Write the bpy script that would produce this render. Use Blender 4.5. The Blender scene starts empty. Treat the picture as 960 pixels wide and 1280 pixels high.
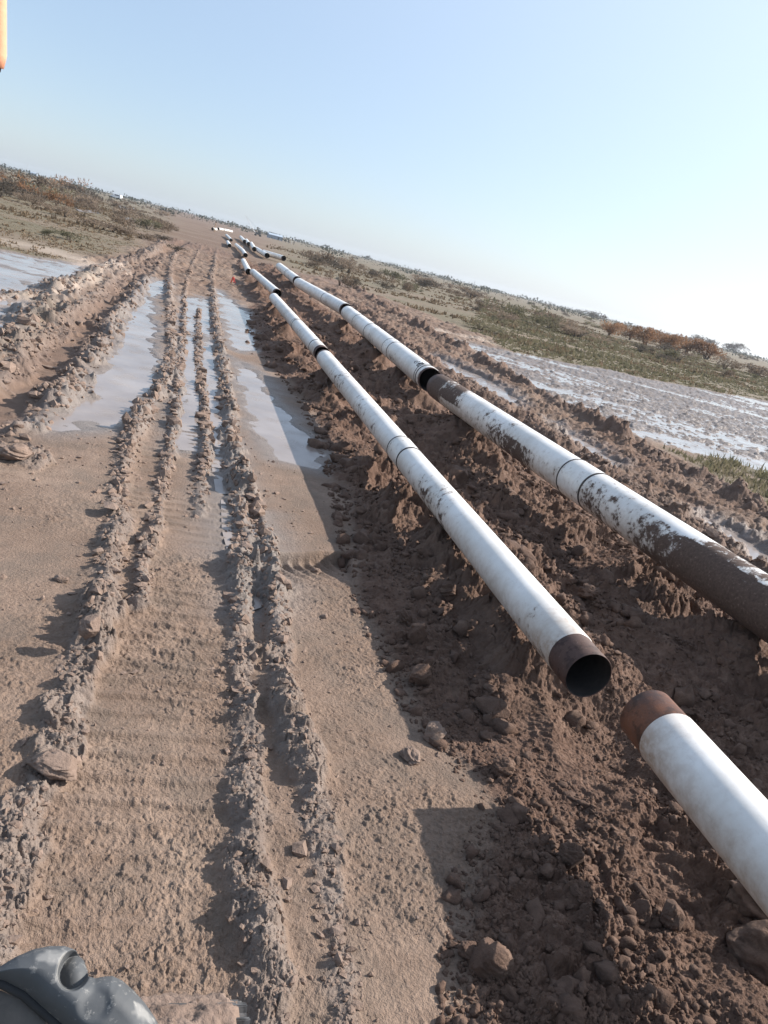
import bpy, bmesh, math, random
import numpy as np
from mathutils import Vector, Matrix

random.seed(7)
rng = np.random.default_rng(11)
S = bpy.context.scene
COL = S.collection
PI = math.pi

# ------------------------------------------------------------------ camera frame (metres, z up, +Y along the pipelines)
CAM_H = 2.5
FPX = 963.0                                   # focal length in pixels of the 960 x 1280 photograph
ROLL = math.atan2(243, 960)
PITCH = math.atan(304 / 963.0)
HEAD = math.radians(16.1)
FWD = np.array([math.sin(HEAD), math.cos(HEAD), 0.0])
RGT = np.array([math.cos(HEAD), -math.sin(HEAD), 0.0])
UPW = np.array([0, 0, 1.0])
CF = FWD * math.cos(PITCH) - UPW * math.sin(PITCH)
CD = -FWD * math.sin(PITCH) - UPW * math.cos(PITCH)
CX = RGT * math.cos(ROLL) - CD * math.sin(ROLL)
CY = RGT * math.sin(ROLL) + CD * math.cos(ROLL)   # image down


def ray(x, y):
    return CF * FPX + CX * (x - 480.0) + CY * (y - 640.0)


def at(x, y, z=0.0):
    """ground (or height z) point seen at a place of the survey photograph"""
    r = ray(x, y)
    t = (CAM_H - z) / -r[2]
    return np.array([r[0] * t, r[1] * t, z])


def path(*pts, z=0.0):
    return np.array([at(x, y, z)[:2] for x, y in pts], dtype=np.float32)


# ------------------------------------------------------------------ numpy noise
def _h(ix, iy, seed):
    h = (ix.astype(np.int64) * 374761393 + iy.astype(np.int64) * 668265263 + seed * 1442695041) & 0xFFFFFFFF
    h = ((h ^ (h >> 13)) * 1274126177) & 0xFFFFFFFF
    h = ((h ^ (h >> 16)) * 2246822519) & 0xFFFFFFFF
    return ((h ^ (h >> 15)) & 0xFFFFFF).astype(np.float32) / np.float32(0xFFFFFF)


def vn(x, y, seed=0):
    ix = np.floor(x); iy = np.floor(y)
    fx = (x - ix).astype(np.float32); fy = (y - iy).astype(np.float32)
    fx = fx * fx * fx * (fx * (fx * 6 - 15) + 10); fy = fy * fy * fy * (fy * (fy * 6 - 15) + 10)
    ix = ix.astype(np.int64); iy = iy.astype(np.int64)
    a = _h(ix, iy, seed); b = _h(ix + 1, iy, seed); c = _h(ix, iy + 1, seed); d = _h(ix + 1, iy + 1, seed)
    return (a + (b - a) * fx) * (1 - fy) + (c + (d - c) * fx) * fy      # 0..1


def fbm(x, y, s, seed=0, oc=4, gain=0.5):
    t = np.zeros_like(x, dtype=np.float32); a = 1.0; n = 0.0
    c, sn = 0.8, 0.6
    px, py = x / s, y / s
    for k in range(oc):
        t += a * (vn(px, py, seed + k * 17) * 2 - 1); n += a
        a *= gain
        px, py = (px * c - py * sn) * 2.03 + 3.1, (px * sn + py * c) * 2.03 + 7.7
    return t / n


def lumps(x, y, s, seed=0, rmin=.25, rmax=.62, dens=.8):
    """rounded clods of random size, one per cell; height in units of s"""
    px, py = x / s, y / s
    ix = np.floor(px).astype(np.int64); iy = np.floor(py).astype(np.int64)
    out = np.zeros_like(px, dtype=np.float32)
    for dx in (-1, 0, 1):
        for dy in (-1, 0, 1):
            cx = ix + dx; cy = iy + dy
            u = _h(cx, cy, seed); v = _h(cx, cy, seed + 5); w = _h(cx, cy, seed + 9); e = _h(cx, cy, seed + 13)
            r = rmin + (rmax - rmin) * w * w
            an = e * 6.283
            ddx = (px - cx - u).astype(np.float32); ddy = (py - cy - v).astype(np.float32)
            ca = np.cos(an); sa = np.sin(an)
            qx = ddx * ca + ddy * sa; qy = (-ddx * sa + ddy * ca) * (1.0 + .7 * u)
            d2 = (qx * qx + qy * qy) / (r * r)
            b = np.sqrt(np.maximum(0, 1 - d2)) * r * (.5 + .7 * v) * (w + u * .3 < dens)
            np.maximum(out, b, out=out)
    return out


def chunks(x, y, s, seed=0, dens=.85, steep=.25):
    """broken angular clods: one tilted face per cell, falling off at the cracks; height in units of s"""
    x = x + .30 * s * (vn(x / (s * .55), y / (s * .55), seed + 21) * 2 - 1) + .14 * s * (vn(x / (s * .2), y / (s * .2), seed + 23) * 2 - 1)
    y = y + .30 * s * (vn(x / (s * .55), y / (s * .55), seed + 22) * 2 - 1) + .14 * s * (vn(x / (s * .2), y / (s * .2), seed + 24) * 2 - 1)
    px, py = x / s, y / s
    ix = np.floor(px).astype(np.int64); iy = np.floor(py).astype(np.int64)
    f1 = np.full(px.shape, 9.0, np.float32); f2 = np.full(px.shape, 9.0, np.float32)
    bx = np.zeros(px.shape, np.float32); by = np.zeros(px.shape, np.float32); bi = np.zeros(px.shape, np.int64); bj = np.zeros(px.shape, np.int64)
    for dx in (-1, 0, 1):
        for dy in (-1, 0, 1):
            cx = ix + dx; cy = iy + dy
            ddx = (px - cx - _h(cx, cy, seed)).astype(np.float32); ddy = (py - cy - _h(cx, cy, seed + 5)).astype(np.float32)
            d = ddx * ddx + ddy * ddy
            m = d < f1
            f2 = np.where(m, f1, np.minimum(f2, d)); f1 = np.where(m, d, f1)
            bx = np.where(m, ddx, bx); by = np.where(m, ddy, by); bi = np.where(m, cx, bi); bj = np.where(m, cy, bj)
    gap = np.sqrt(f2) - np.sqrt(f1)
    h = _h(bi, bj, seed + 9); e = _h(bi, bj, seed + 13) * 6.2832; on = _h(bi, bj, seed + 17) < dens
    pr = np.clip(gap / steep, 0, 1); pr = pr * (2 - pr)
    t = (bx * np.cos(e) + by * np.sin(e)) * .75
    return np.where(on, pr * np.clip(.16 + .5 * h * h + t * (.3 + .7 * h), 0, .62), 0).astype(np.float32)


def pdist(x, y, P):
    """distance to polyline, arc parameter"""
    best = np.full(x.shape, 1e9, np.float32); tt = np.zeros(x.shape, np.float32); acc = 0.0
    for i in range(len(P) - 1):
        ax, ay = P[i]; bx, by = P[i + 1]
        ux, uy = bx - ax, by - ay; L2 = ux * ux + uy * uy + 1e-9; L = math.sqrt(L2)
        t = np.clip(((x - ax) * ux + (y - ay) * uy) / L2, 0, 1)
        d = np.hypot(x - ax - t * ux, y - ay - t * uy)
        m = d < best
        best = np.where(m, d, best); tt = np.where(m, acc + t * L, tt); acc += L
    return best, tt


def sdf(x, y, P):
    """signed distance to polygon, positive inside"""
    n = len(P); best = np.full(x.shape, 1e9, np.float32); ins = np.zeros(x.shape, bool)
    for i in range(n):
        ax, ay = P[i]; bx, by = P[(i + 1) % n]
        ux, uy = bx - ax, by - ay; L2 = ux * ux + uy * uy + 1e-9
        t = np.clip(((x - ax) * ux + (y - ay) * uy) / L2, 0, 1)
        best = np.minimum(best, np.hypot(x - ax - t * ux, y - ay - t * uy))
        c = (ay > y) != (by > y)
        ins ^= c & (x < (bx - ax) * (y - ay) / (by - ay + 1e-12) + ax)
    return np.where(ins, best, -best)


def sm(a, b, v):
    t = np.clip((v - a) / (b - a), 0, 1)
    return t * t * (3 - 2 * t)


# ------------------------------------------------------------------ the lie of the land
# ridges of squeezed-out mud: path, height, half width, lumpiness
RIDGES = [
    (path((272, 300), (271, 312), (268, 330), (264, 350), (268, 400), (279, 470), (291, 560), (300, 640), (301, 760), (296, 830), (301, 900), (312, 1000), (315, 1080), (335, 1180), (345, 1280), (350, 1400)), .115, .09, 1.0),
    (path((300, 600), (320, 640), (335, 690), (344, 760), (348, 840), (368, 930), (388, 1000), (402, 1080), (422, 1180), (440, 1280), (460, 1400)), .09, .085, 1.0),
    (path((248, 298), (230, 308), (216, 322), (211, 345), (211, 367), (213, 410), (216, 450), (202, 487), (182, 507), (162, 547), (152, 600), (148, 640), (138, 700), (130, 740), (112, 800)), .10, .10, 1.0),
    (path((112, 800), (85, 880), (66, 955), (32, 1010), (12, 1100), (-20, 1200)), .055, .09, .9),
    (path((256, 302), (248, 315), (238, 335), (230, 367), (230, 400), (227, 450), (220, 500), (213, 560), (206, 590), (195, 640), (183, 690), (170, 760)), .065, .06, .9),
    (path((248, 385), (248, 450), (257, 517), (258, 560), (246, 640)), .045, .055, .7),
    # left track: inner and outer bank, middle rib
    (path((205, 318), (180, 347), (160, 377), (134, 410), (112, 440), (87, 470), (58, 507), (5, 532), (-60, 560)), .19, .22, .6),
    (path((205, 305), (187, 318), (130, 340), (87, 362), (43, 392), (0, 428), (-70, 470)), .19, .28, .6),
    (path((190, 325), (140, 358), (100, 385), (60, 420), (0, 475)), .10, .22, .8),
    # left field rim
    (path((-40, 372), (0, 368), (45, 372), (75, 352)), .06, .25, .6),
    (path((0, 570), (20, 565), (40, 580)), .06, .14, .9),
    # right-hand track beyond the big pipe
    (path((395, 335), (430, 352), (480, 386), (521, 410), (583, 441), (625, 469), (667, 487), (700, 508), (760, 540), (830, 580), (900, 615), (960, 648), (1040, 700)), .26, .26, .8),
    (path((410, 362), (480, 412), (545, 462), (600, 497), (700, 556), (800, 620), (900, 682), (980, 735)), .16, .28, .8),
]
TRENCHES = [   # wheel ruts pressed in
    (path((246, 296), (222, 308), (200, 322), (160, 352), (118, 395), (75, 440), (20, 500), (-50, 545)), .12, .34),
    (path((310, 620), (320, 655), (327, 710), (324, 765), (324, 800)), .035, .05),
    (path((430, 365), (540, 445), (625, 483), (650, 502), (740, 556), (850, 625), (930, 670), (1000, 715)), .058, .45),
]
# puddles: outline, water level
PUDDLES = {
    'a': (path((192, 348), (208, 352), (204, 366), (190, 372), (190, 400), (192, 440), (188, 480), (176, 505), (150, 535), (50, 538), (62, 520), (110, 490), (145, 440), (150, 405), (172, 372)), -.020),
    'b': (path((252, 370), (258, 374), (264, 405), (272, 445), (279, 500), (287, 560), (293, 612), (283, 616), (272, 560), (264, 500), (256, 440), (252, 400)), -.026),
    'i': (path((234, 373), (248, 371), (244, 400), (242, 450), (240, 500), (236, 560), (222, 560), (226, 500), (229, 440), (232, 400)), -.024),
    'c': (path((272, 362), (290, 376), (318, 396), (326, 428), (318, 437), (300, 440), (286, 430), (280, 400)), -.018),
    'd': (path((300, 452), (322, 470), (345, 505), (380, 545), (404, 568), (390, 582), (345, 574), (322, 540), (308, 500)), -.015),
    'e': (path((-60, 312), (0, 312), (50, 322), (108, 332), (92, 345), (62, 356), (30, 366), (-60, 372)), -.03),
    'f': (path((-70, 376), (20, 372), (40, 380), (30, 392), (10, 408), (-70, 440)), -.034),
    'g': (path((314, 645), (325, 660), (329, 700), (332, 750), (322, 758), (316, 700)), -.035),
    'h': (path((280, 620), (296, 640), (300, 690), (290, 690), (282, 660)), -.022),
    'n': (path((540, 441), (590, 462), (625, 478), (652, 499), (642, 506), (610, 488), (565, 463)), -.075),
    'o': (path((880, 640), (925, 662), (985, 702), (1010, 725), (990, 730), (930, 690), (885, 655)), -.075),
    'p': (path((690, 523), (740, 552), (775, 575), (765, 582), (725, 560)), -.075),
}
FARWATER = {
    'k': (path((148, 271), (168, 273), (166, 278), (150, 277)), .0),
    'l': (path((96, 261), (122, 264), (122, 267), (98, 265)), .0),
    'm': (path((150, 257), (168, 260), (168, 263), (150, 261)), .0),
}
MARSH = path((566, 424), (640, 440), (700, 452), (830, 478), (960, 502), (1080, 530), (1080, 640), (960, 590), (900, 572), (800, 545), (730, 515), (640, 462))
BERM = path((292, 318), (300, 345), (318, 400), (312, 425), (338, 452), (352, 470), (392, 520), (418, 590), (432, 660), (452, 745), (520, 885), (600, 975), (625, 1010), (600, 1100), (585, 1200), (590, 1300), (600, 1450))
BERM = np.concatenate([BERM, np.array([[5.9, .0], [5.75, 5], [5.45, 10], [5.2, 14], [5.35, 26], [5.0, 38], [5.3, 60]], np.float32)])
ROAD = path((200, 300), (270, 300), (300, 330), (420, 350), (600, 420), (1000, 640), (1400, 900), (1400, 1600), (-300, 1600), (-300, 560), (-80, 450), (60, 365), (130, 330))
STEP = path((347, 691), (436, 690), (446, 760), (352, 752))
GREENR = path((820, 556), (900, 580), (1010, 620), (1010, 650), (960, 634), (880, 592))

PIPE1_Z, PIPE2_Z = .53, .62
R1, R2 = .155, .232
P1LINE = np.array([[2.62, 0.0], [2.62, 3.2], [2.45, 3.6], [2.32, 15], [2.2, 27], [2.2, 29], [1.95, 40], [1.9, 80]], np.float32)
P2LINE = np.array([[4.9, 2.0], [4.33, 14.0], [4.55, 26.0], [4.1, 38.0], [4.3, 53.0], [4.3, 100]], np.float32)

SUBS = {}


def terrain(x, y, fine=True):
    """height and surface masks at ground points"""
    x = np.asarray(x, np.float32); y = np.asarray(y, np.float32)
    r = np.hypot(x, y)
    z = np.zeros_like(x)
    near = r < 75
    wet = np.zeros_like(x); berm = np.zeros_like(x); pale = np.zeros_like(x); grass = np.zeros_like(x); ridge = np.zeros_like(x)
    # far country: gentle swells
    z += .25 * fbm(x, y, 60, 3, 3) * sm(60, 160, r) + .05 * fbm(x, y, 9, 5, 3) * sm(18, 60, r)
    ii = np.nonzero(near)[0]
    X = x[ii]; Y = y[ii]; R = r[ii]
    wx = X + .05 * fbm(X, Y, .45, 31, 3); wy = Y + .05 * fbm(X, Y, .45, 32, 3)
    big = fbm(X, Y, 2.2, 41, 4)
    zz = z[ii] + .014 * big + .006 * fbm(X, Y, .35, 43, 3)
    road = sm(-1.2, .6, sdf(X, Y, ROAD) + 1.2 * fbm(X, Y, 4.0, 47, 3))
    br = np.zeros_like(X); rg = np.zeros_like(X); wt = np.zeros_like(X); pl = np.zeros_like(X)
    # main track floor, pressed down, with grouser bars
    cl = path((252, 330), (245, 400), (240, 480), (235, 560), (228, 640), (225, 720), (215, 820), (200, 900), (185, 1000), (180, 1150), (170, 1400))
    d, t = pdist(X, Y, cl)
    flr = sm(.62, .42, d)
    zz -= .028 * flr
    bars = np.abs(((Y + .03 * big + .02 * fbm(X, Y, .3, 51, 2)) / .165) % 1.0 - .5) * 2
    bm = flr * sm(-.25, .35, fbm(X, Y, 1.1, 52, 3) + .25) * sm(16, 9, R)
    zz += .022 * bm * (sm(.5, .95, bars + .25 * fbm(X, Y, .2, 53, 2)) - .3)
    # crumbly skin
    if fine:
        n2 = np.nonzero(R < 22)[0]
        xa, ya, Ra = wx[n2], wy[n2], R[n2]
        ck = sm(-.35, .45, fbm(xa, ya, .9, 61, 3)) * (.30 + .5 * sm(9, 4.5, Ra))
        cc = chunks(xa, ya, .095, 71, .4) * .095 * .25 + chunks(xa, ya, .042, 73, .55) * .042 * .5 + chunks(xa, ya, .022, 75, .8) * .022 * .95
        cc += .006 * fbm(xa, ya, .05, 74, 3)
        zz[n2] += ck * cc * .75
    for P, dp, w in TRENCHES:
        d, t = pdist(X, Y, P)
        zz -= dp * sm(1.35 * w, .45 * w, d + .5 * w * big + .35 * w * fbm(X, Y, .3, 57, 3))
        br = np.maximum(br, .55 * sm(1.5 * w, .5 * w, d) * (dp > .09))
    cor = path((440, 366), (545, 446), (630, 488), (745, 558), (855, 626), (990, 712))
    d, t = pdist(X, Y, cor)
    cm = sm(2.6, 1.4, d + .5 * big)
    k = np.nonzero(cm > .01)[0]
    zz[k] += cm[k] * (chunks(wx[k], wy[k], .34, 171, .7, .5) * .13 + chunks(wx[k], wy[k], .15, 173, .8) * .10 + .02 * fbm(X[k], Y[k], .3, 174, 3))
    br = np.maximum(br, .8 * cm * np.clip(.75 + .8 * fbm(X, Y, 1.1, 175, 4), 0, 1))
    # puddle basins
    for k, (P, lv) in PUDDLES.items():
        s = sdf(X, Y, P)
        wob = .17 * fbm(X, Y, .55, 81, 4, .6) * np.clip(R / 10, .35, 2)
        m = sm(-.12, .16, s + wob)
        zz = zz * (1 - m) + (lv - (.012 if k in 'ef' else .026) + .040 * fbm(X, Y, .9, 83, 4, .6) * np.clip(R / 9, .6, 1.5)) * m
        wt = np.maximum(wt, sm(-.55, .05, s + wob))
    # bucket-edge step
    s = sdf(X, Y, STEP)
    stepm = sm(-.02, .02, s + .012 * fbm(X, Y, .12, 85, 2) - .0)
    a0, b0 = at(347, 691)[:2], at(436, 690)[:2]
    u = (b0 - a0) / np.linalg.norm(b0 - a0)
    al = (X - a0[0]) * u[0] + (Y - a0[1]) * u[1]; pv = -(X - a0[0]) * u[1] + (Y - a0[1]) * u[0]
    flute = np.abs((al / .105) % 1.0 - .5) * 2
    ramp = np.clip(1.15 + (pv + .05 * flute) / .55, 0, 1)
    zz -= .13 * stepm * ramp * (1 - .3 * flute)
    # ridges
    for P, hgt, w, lump in RIDGES:
        lo = P.min(0) - 1.5; hi = P.max(0) + 1.5
        k = np.nonzero((X > lo[0]) & (X < hi[0]) & (Y > lo[1]) & (Y < hi[1]))[0]
        if not len(k): continue
        xa, ya = wx[k], wy[k]
        d, t = pdist(xa, ya, P)
        v = fbm(xa, ya, .42, 91, 3); v2 = fbm(xa, ya, .12, 93, 3)
        dd = d * (1 + .45 * v2) - w * .8 * v
        prof = np.exp(-np.maximum(dd, 0) ** 2 / (w * w * .8))
        amp = hgt * np.clip(.55 + 1.15 * v + .4 * v2 + .5 * fbm(xa, ya, 1.3, 94, 2), .0, 1.5)
        if w > .2 and P[:, 0].mean() > 2: br[k] = np.maximum(br[k], .8 * sm(.05, .5, prof))
        add = prof * amp * .8
        cs_ = max(.12, w * 1.1)
        cl2 = chunks(xa, ya, cs_, 95, .8) * min(cs_ * .75, .085) + lumps(xa, ya, .085, 96, dens=.7) * .085 * .6 + chunks(xa, ya, .065, 97) * .065 * .6 + chunks(xa, ya, .03, 98) * .03 * .8
        if w > .15: cl2 += lumps(xa, ya, .30, 99, dens=.7) * .12 + chunks(xa, ya, .13, 102) * .10
        cl2 += .014 * fbm(xa, ya, .05, 100, 3)
        add += lump * cl2 * sm(.06, .5, prof) * (.38 + .45 * sm(-.3, .4, v))
        zz[k] += add
        rg[k] = np.maximum(rg[k], sm(.1, .5, prof))
    # banks of dug soil under the pipes
    s = sdf(X, Y, BERM) + .16 * fbm(X, Y, .8, 101, 4) * np.clip(R / 8, .7, 2)
    bmk = sm(-.06, .55, s)
    edge = sm(-.05, .10, s)
    k = np.nonzero(s > -.2)[0]
    xa, ya = wx[k], wy[k]
    d1, _ = pdist(X[k], Y[k], P1LINE); d2, _ = pdist(X[k], Y[k], P2LINE)
    f1 = fbm(xa, ya, 1.5, 111, 4); f2 = fbm(xa, ya, .55, 113, 4)
    rdg = 1 - np.abs(fbm(xa, ya, .95, 117, 4)) * 3.2
    hh = .02 + .12 * f1 + .08 * f2 + .075 * rdg + .26 * np.exp(-(d1 / .45) ** 2) * sm(.12, .5, f1) + .24 * np.exp(-(d2 / .5) ** 2) * sm(-.05, .4, f1)
    # hollows between the lines
    hh -= .10 * np.exp(-((d1 - d2) / .9) ** 2) * sm(-.2, .4, f2 + .2)
    coarse = sm(-.25, .35, fbm(xa, ya, .9, 119, 3) + .1)
    big_l = coarse * (chunks(xa, ya, .42, 121, .42, .7) * .22 + lumps(xa, ya, .30, 126, dens=.45) * .20 + chunks(xa, ya, .17, 123, .6, .3) * .17 * .65 + lumps(xa, ya, .15, 122, dens=.6) * .15 * .45) + chunks(xa, ya, .085, 125, .8) * .085 * (.35 + .6 * coarse)
    if fine: big_l += chunks(xa, ya, .042, 127, .85) * .042 * .8 + chunks(xa, ya, .022, 129, .85) * .022 * .8 + .010 * fbm(xa, ya, .06, 128, 4, .6)
    open_ = np.exp(-((X[k] - np.interp(Y[k], P1LINE[:, 1], P1LINE[:, 0]) + .22) / .42) ** 2) * sm(6.5, 4.6, Y[k])
    zb = hh * (1 - .65 * open_) + big_l * (1 - .45 * open_)
    # kept below the pipes
    zb = np.where(d1 < .26, np.minimum(zb, PIPE1_Z - np.sqrt(np.maximum(0, R1 * R1 - d1 * d1)) + .02), zb)
    zb = np.where(d2 < .36, np.minimum(zb, PIPE2_Z - np.sqrt(np.maximum(0, R2 * R2 - d2 * d2)) + .02), zb)
    zz[k] = zz[k] * (1 - bmk[k]) + np.maximum(zb, -.06) * bmk[k] + (big_l * .5) * (edge[k] * (1 - bmk[k]))
    br[k] = np.maximum(br[k], edge[k])
    wt *= (1 - .9 * edge); rg *= 1 - edge
    far_r = road * sm(20, 34, R) * (1 - edge) * (1 - wt)
    k = np.nonzero(far_r > .01)[0]
    if len(k): zz[k] += far_r[k] * (chunks(X[k], Y[k], .9, 161, .5) * .16 + chunks(X[k], Y[k], .4, 163, .6) * .14 + .05 * fbm(X[k], Y[k], 1.2, 165, 4, .6))
    br = np.maximum(br, far_r * .45 * sm(-.2, .4, fbm(X, Y, 3.0, 167, 4)))
    # nothing reaches up into the pipes elsewhere either
    # marsh: soft tussocks standing in a film of water
    s = sdf(X, Y, MARSH) + .5 + .7 * fbm(X, Y, 2.5, 131, 3)
    mm = sm(-.3, .8, s)
    k = np.nonzero(s > -.6)[0]
    xa, ya = X[k], Y[k]
    qa = (xa * RGT[0] + ya * RGT[1]) * .28; qb = xa * FWD[0] + ya * FWD[1]
    ms = -.026 + .12 * fbm(qa, qb, 2.6, 133, 5, .6) + chunks(xa, ya, .5, 135, .7) * .07 + chunks(xa, ya, .2, 137, .8) * .10
    zz[k] = zz[k] * (1 - mm[k]) + ms * mm[k]
    wt = np.maximum(wt, mm)
    # pale dried crust
    pl = np.maximum(pl, .8 * sm(.35, .1, np.abs(sdf(X, Y, PUDDLES['e'][0]) + .5 + .3 * big)))
    crust = path((-60, 296), (0, 300), (60, 312), (120, 332))
    d, t = pdist(X, Y, crust)
    pl = np.maximum(pl, sm(1.6, .4, d + 1.0 * fbm(X, Y, 1.5, 141, 3)))
    e2 = path((560, 416), (700, 449), (830, 474), (960, 499), (1080, 528))
    d, t = pdist(X, Y, e2)
    pl = np.maximum(pl, .8 * sm(1.5, .2, d + .8 * fbm(X, Y, 1.5, 143, 3)))
    z[ii] = zz; wet[ii] = wt; berm[ii] = br; pale[ii] = pl; ridge[ii] = rg
    # vegetation cover outside the working strip
    g = np.ones_like(x); g[ii] = (1 - road) * (1 - mm) * (1 - wt)
    gr = sm(-.25, .3, sdf(X, Y, GREENR) + .4 * fbm(X, Y, .8, 145, 3))
    g[ii] = np.maximum(g[ii], .8 * gr * (1 - mm) * (1 - .8 * rg))
    # the strip itself runs on to the horizon
    strip = sm(9, 3, np.abs(x - 1.0 - 2.0 * fbm(x, y, 25, 151, 2)) * 40 / np.maximum(40, y * .45)) * sm(40, 60, y)
    g = g * (1 - .8 * strip); berm = np.maximum(berm, .9 * strip * np.clip(.75 + .9 * fbm(x, y, 5, 156, 4), 0, 1)); berm = np.maximum(berm, .75 * sm(35, 70, r) * (1 - g) * np.clip(.8 + .9 * fbm(x, y, 5, 157, 4), 0, 1))
    g *= .35 + .65 * sm(-.5, .05, fbm(x, y, 7, 153, 4) + .22)
    grass = g
    z += g * (.05 * lumps(x, y, .9, 155) * sm(200, 80, r))
    return z, wet, berm, pale, grass, ridge


# ------------------------------------------------------------------ object helpers
def prop(o, label=None, cat=None, group=None, kind=None):
    if label: o['label'] = label
    if cat: o['category'] = cat
    if group: o['group'] = group
    if kind: o['kind'] = kind
    return o


def empty(name, loc, label, cat, group=None, rot=(0, 0, 0)):
    o = bpy.data.objects.new(name, None); COL.objects.link(o)
    o.location = loc; o.rotation_euler = rot; o.empty_display_size = .2
    return prop(o, label, cat, group)


def npmesh(name, v, f, mat, smooth=True, attrs=None):
    """v (n,3); f (m,3) or (m,4)"""
    v = np.ascontiguousarray(v, np.float32); f = np.ascontiguousarray(f, np.int32)
    me = bpy.data.meshes.new(name)
    me.vertices.add(len(v)); me.vertices.foreach_set('co', v.ravel())
    k = f.shape[1]
    me.loops.add(f.size); me.loops.foreach_set('vertex_index', f.ravel())
    me.polygons.add(len(f)); me.polygons.foreach_set('loop_start', np.arange(0, f.size, k, dtype=np.int32))
    try: me.polygons.foreach_set('loop_total', np.full(len(f), k, np.int32))
    except Exception: pass
    me.update(calc_edges=True)
    me.polygons.foreach_set('use_smooth', np.full(len(f), smooth, bool))
    for an, av in (attrs or {}).items():
        a = me.attributes.new(an, 'FLOAT', 'POINT'); a.data.foreach_set('value', np.ascontiguousarray(av, np.float32))
    if mat: me.materials.append(mat)
    return me


def link(name, me, parent=None, loc=None, rot=None):
    o = bpy.data.objects.new(name, me); COL.objects.link(o)
    if parent: o.parent = parent
    if loc is not None: o.location = loc
    if rot is not None: o.rotation_euler = rot
    return o


class MB:
    """collects shapes into one mesh"""
    def __init__(s): s.bm = bmesh.new()

    def box(s, c, d, rot=None, bev=0.0):
        r = bmesh.ops.create_cube(s.bm, size=1.0)
        M = Matrix.Translation(Vector(c)) @ (rot.to_4x4() if rot else Matrix()) @ Matrix.Diagonal((d[0], d[1], d[2], 1))
        bmesh.ops.transform(s.bm, matrix=M, verts=r['verts'])
        if bev:
            es = list({e for v in r['verts'] for e in v.link_edges})
            bmesh.ops.bevel(s.bm, geom=es, offset=bev, segments=2, affect='EDGES')
        return s

    def tube(s, pts, radii, seg=8):
        rings = []
        for i, p in enumerate(pts):
            p = Vector(p)
            a = Vector(pts[max(i - 1, 0)]); b = Vector(pts[min(i + 1, len(pts) - 1)])
            t = (b - a).normalized()
            n = t.cross(Vector((0, 0, 1)) if abs(t.z) < .9 else Vector((1, 0, 0))).normalized(); m = t.cross(n)
            r = radii[i] if hasattr(radii, '__len__') else radii
            rings.append([s.bm.verts.new(p + n * math.cos(6.2832 * k / seg) * r + m * math.sin(6.2832 * k / seg) * r) for k in range(seg)])
        for A, B in zip(rings, rings[1:]):
            for k in range(seg): s.bm.faces.new((A[k], A[(k + 1) % seg], B[(k + 1) % seg], B[k]))
        s.bm.faces.new(rings[0][::-1]); s.bm.faces.new(rings[-1])
        return s

    def lathe(s, prof, seg=48, axis='Y'):
        """closed profile [(t, r)...] turned about Y"""
        rings = []
        for t, r in prof:
            rings.append([s.bm.verts.new((r * math.cos(6.2832 * k / seg), t, r * math.sin(6.2832 * k / seg))) for k in range(seg)])
        n = len(rings)
        for i in range(n):
            A, B = rings[i], rings[(i + 1) % n]
            for k in range(seg): s.bm.faces.new((A[k], A[(k + 1) % seg], B[(k + 1) % seg], B[k]))
        return s

    def build(s, name, mat, parent=None, smooth=False, loc=None):
        bmesh.ops.recalc_face_normals(s.bm, faces=s.bm.faces)
        me = bpy.data.meshes.new(name); s.bm.to_mesh(me); s.bm.free()
        if mat: me.materials.append(mat)
        if smooth: me.polygons.foreach_set('use_smooth', [True] * len(me.polygons))
        return link(name, me, parent, loc)


# ------------------------------------------------------------------ materials
def mat_new(name, rough=.8, col=(.5, .5, .5), spec=.4, metal=0.0):
    m = bpy.data.materials.new(name); m.use_nodes = True
    b = m.node_tree.nodes['Principled BSDF']
    b.inputs['Base Color'].default_value = (*col, 1); b.inputs['Roughness'].default_value = rough
    b.inputs['Specular IOR Level'].default_value = spec; b.inputs['Metallic'].default_value = metal
    return m, m.node_tree, b


def nd(nt, typ, **kw):
    n = nt.nodes.new(typ)
    for k, v in kw.items():
        if k in n.inputs: n.inputs[k].default_value = v
        else: setattr(n, k, v)
    return n


def noise(nt, vec, scale, detail=4, rough=.55, typ=None):
    n = nt.nodes.new('ShaderNodeTexNoise'); n.inputs['Scale'].default_value = scale
    n.inputs['Detail'].default_value = detail; n.inputs['Roughness'].default_value = rough
    if vec is not None: nt.links.new(vec, n.inputs['Vector'])
    return n.outputs['Fac']


def ramp(nt, fac, stops):
    n = nt.nodes.new('ShaderNodeValToRGB'); e = n.color_ramp.elements
    while len(e) > 1: e.remove(e[-1])
    for i, (p, c) in enumerate(stops):
        q = e[0] if i == 0 else e.new(p)
        q.position = p; q.color = (*c, 1) if hasattr(c, '__len__') else (c, c, c, 1)
    nt.links.new(fac, n.inputs['Fac'])
    return n.outputs['Color']


def mix(nt, fac, a, b):
    n = nt.nodes.new('ShaderNodeMix'); n.data_type = 'RGBA'
    for s, v in ((n.inputs[0], fac), (n.inputs[6], a), (n.inputs[7], b)):
        if hasattr(v, 'is_output'): nt.links.new(v, s)
        elif hasattr(v, '__len__'): s.default_value = (*v, 1)
        else: s.default_value = v
    return n.outputs[2]


def math_(nt, op, a, b=0.0, clamp=False):
    n = nt.nodes.new('ShaderNodeMath'); n.operation = op; n.use_clamp = clamp
    for s, v in ((n.inputs[0], a), (n.inputs[1], b)):
        if hasattr(v, 'is_output'): nt.links.new(v, s)
        else: s.default_value = v
    return n.outputs[0]


def attr(nt, name):
    n = nt.nodes.new('ShaderNodeAttribute'); n.attribute_name = name
    return n.outputs['Fac']


def objvec(nt):
    return nt.nodes.new('ShaderNodeTexCoord').outputs['Object']


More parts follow.
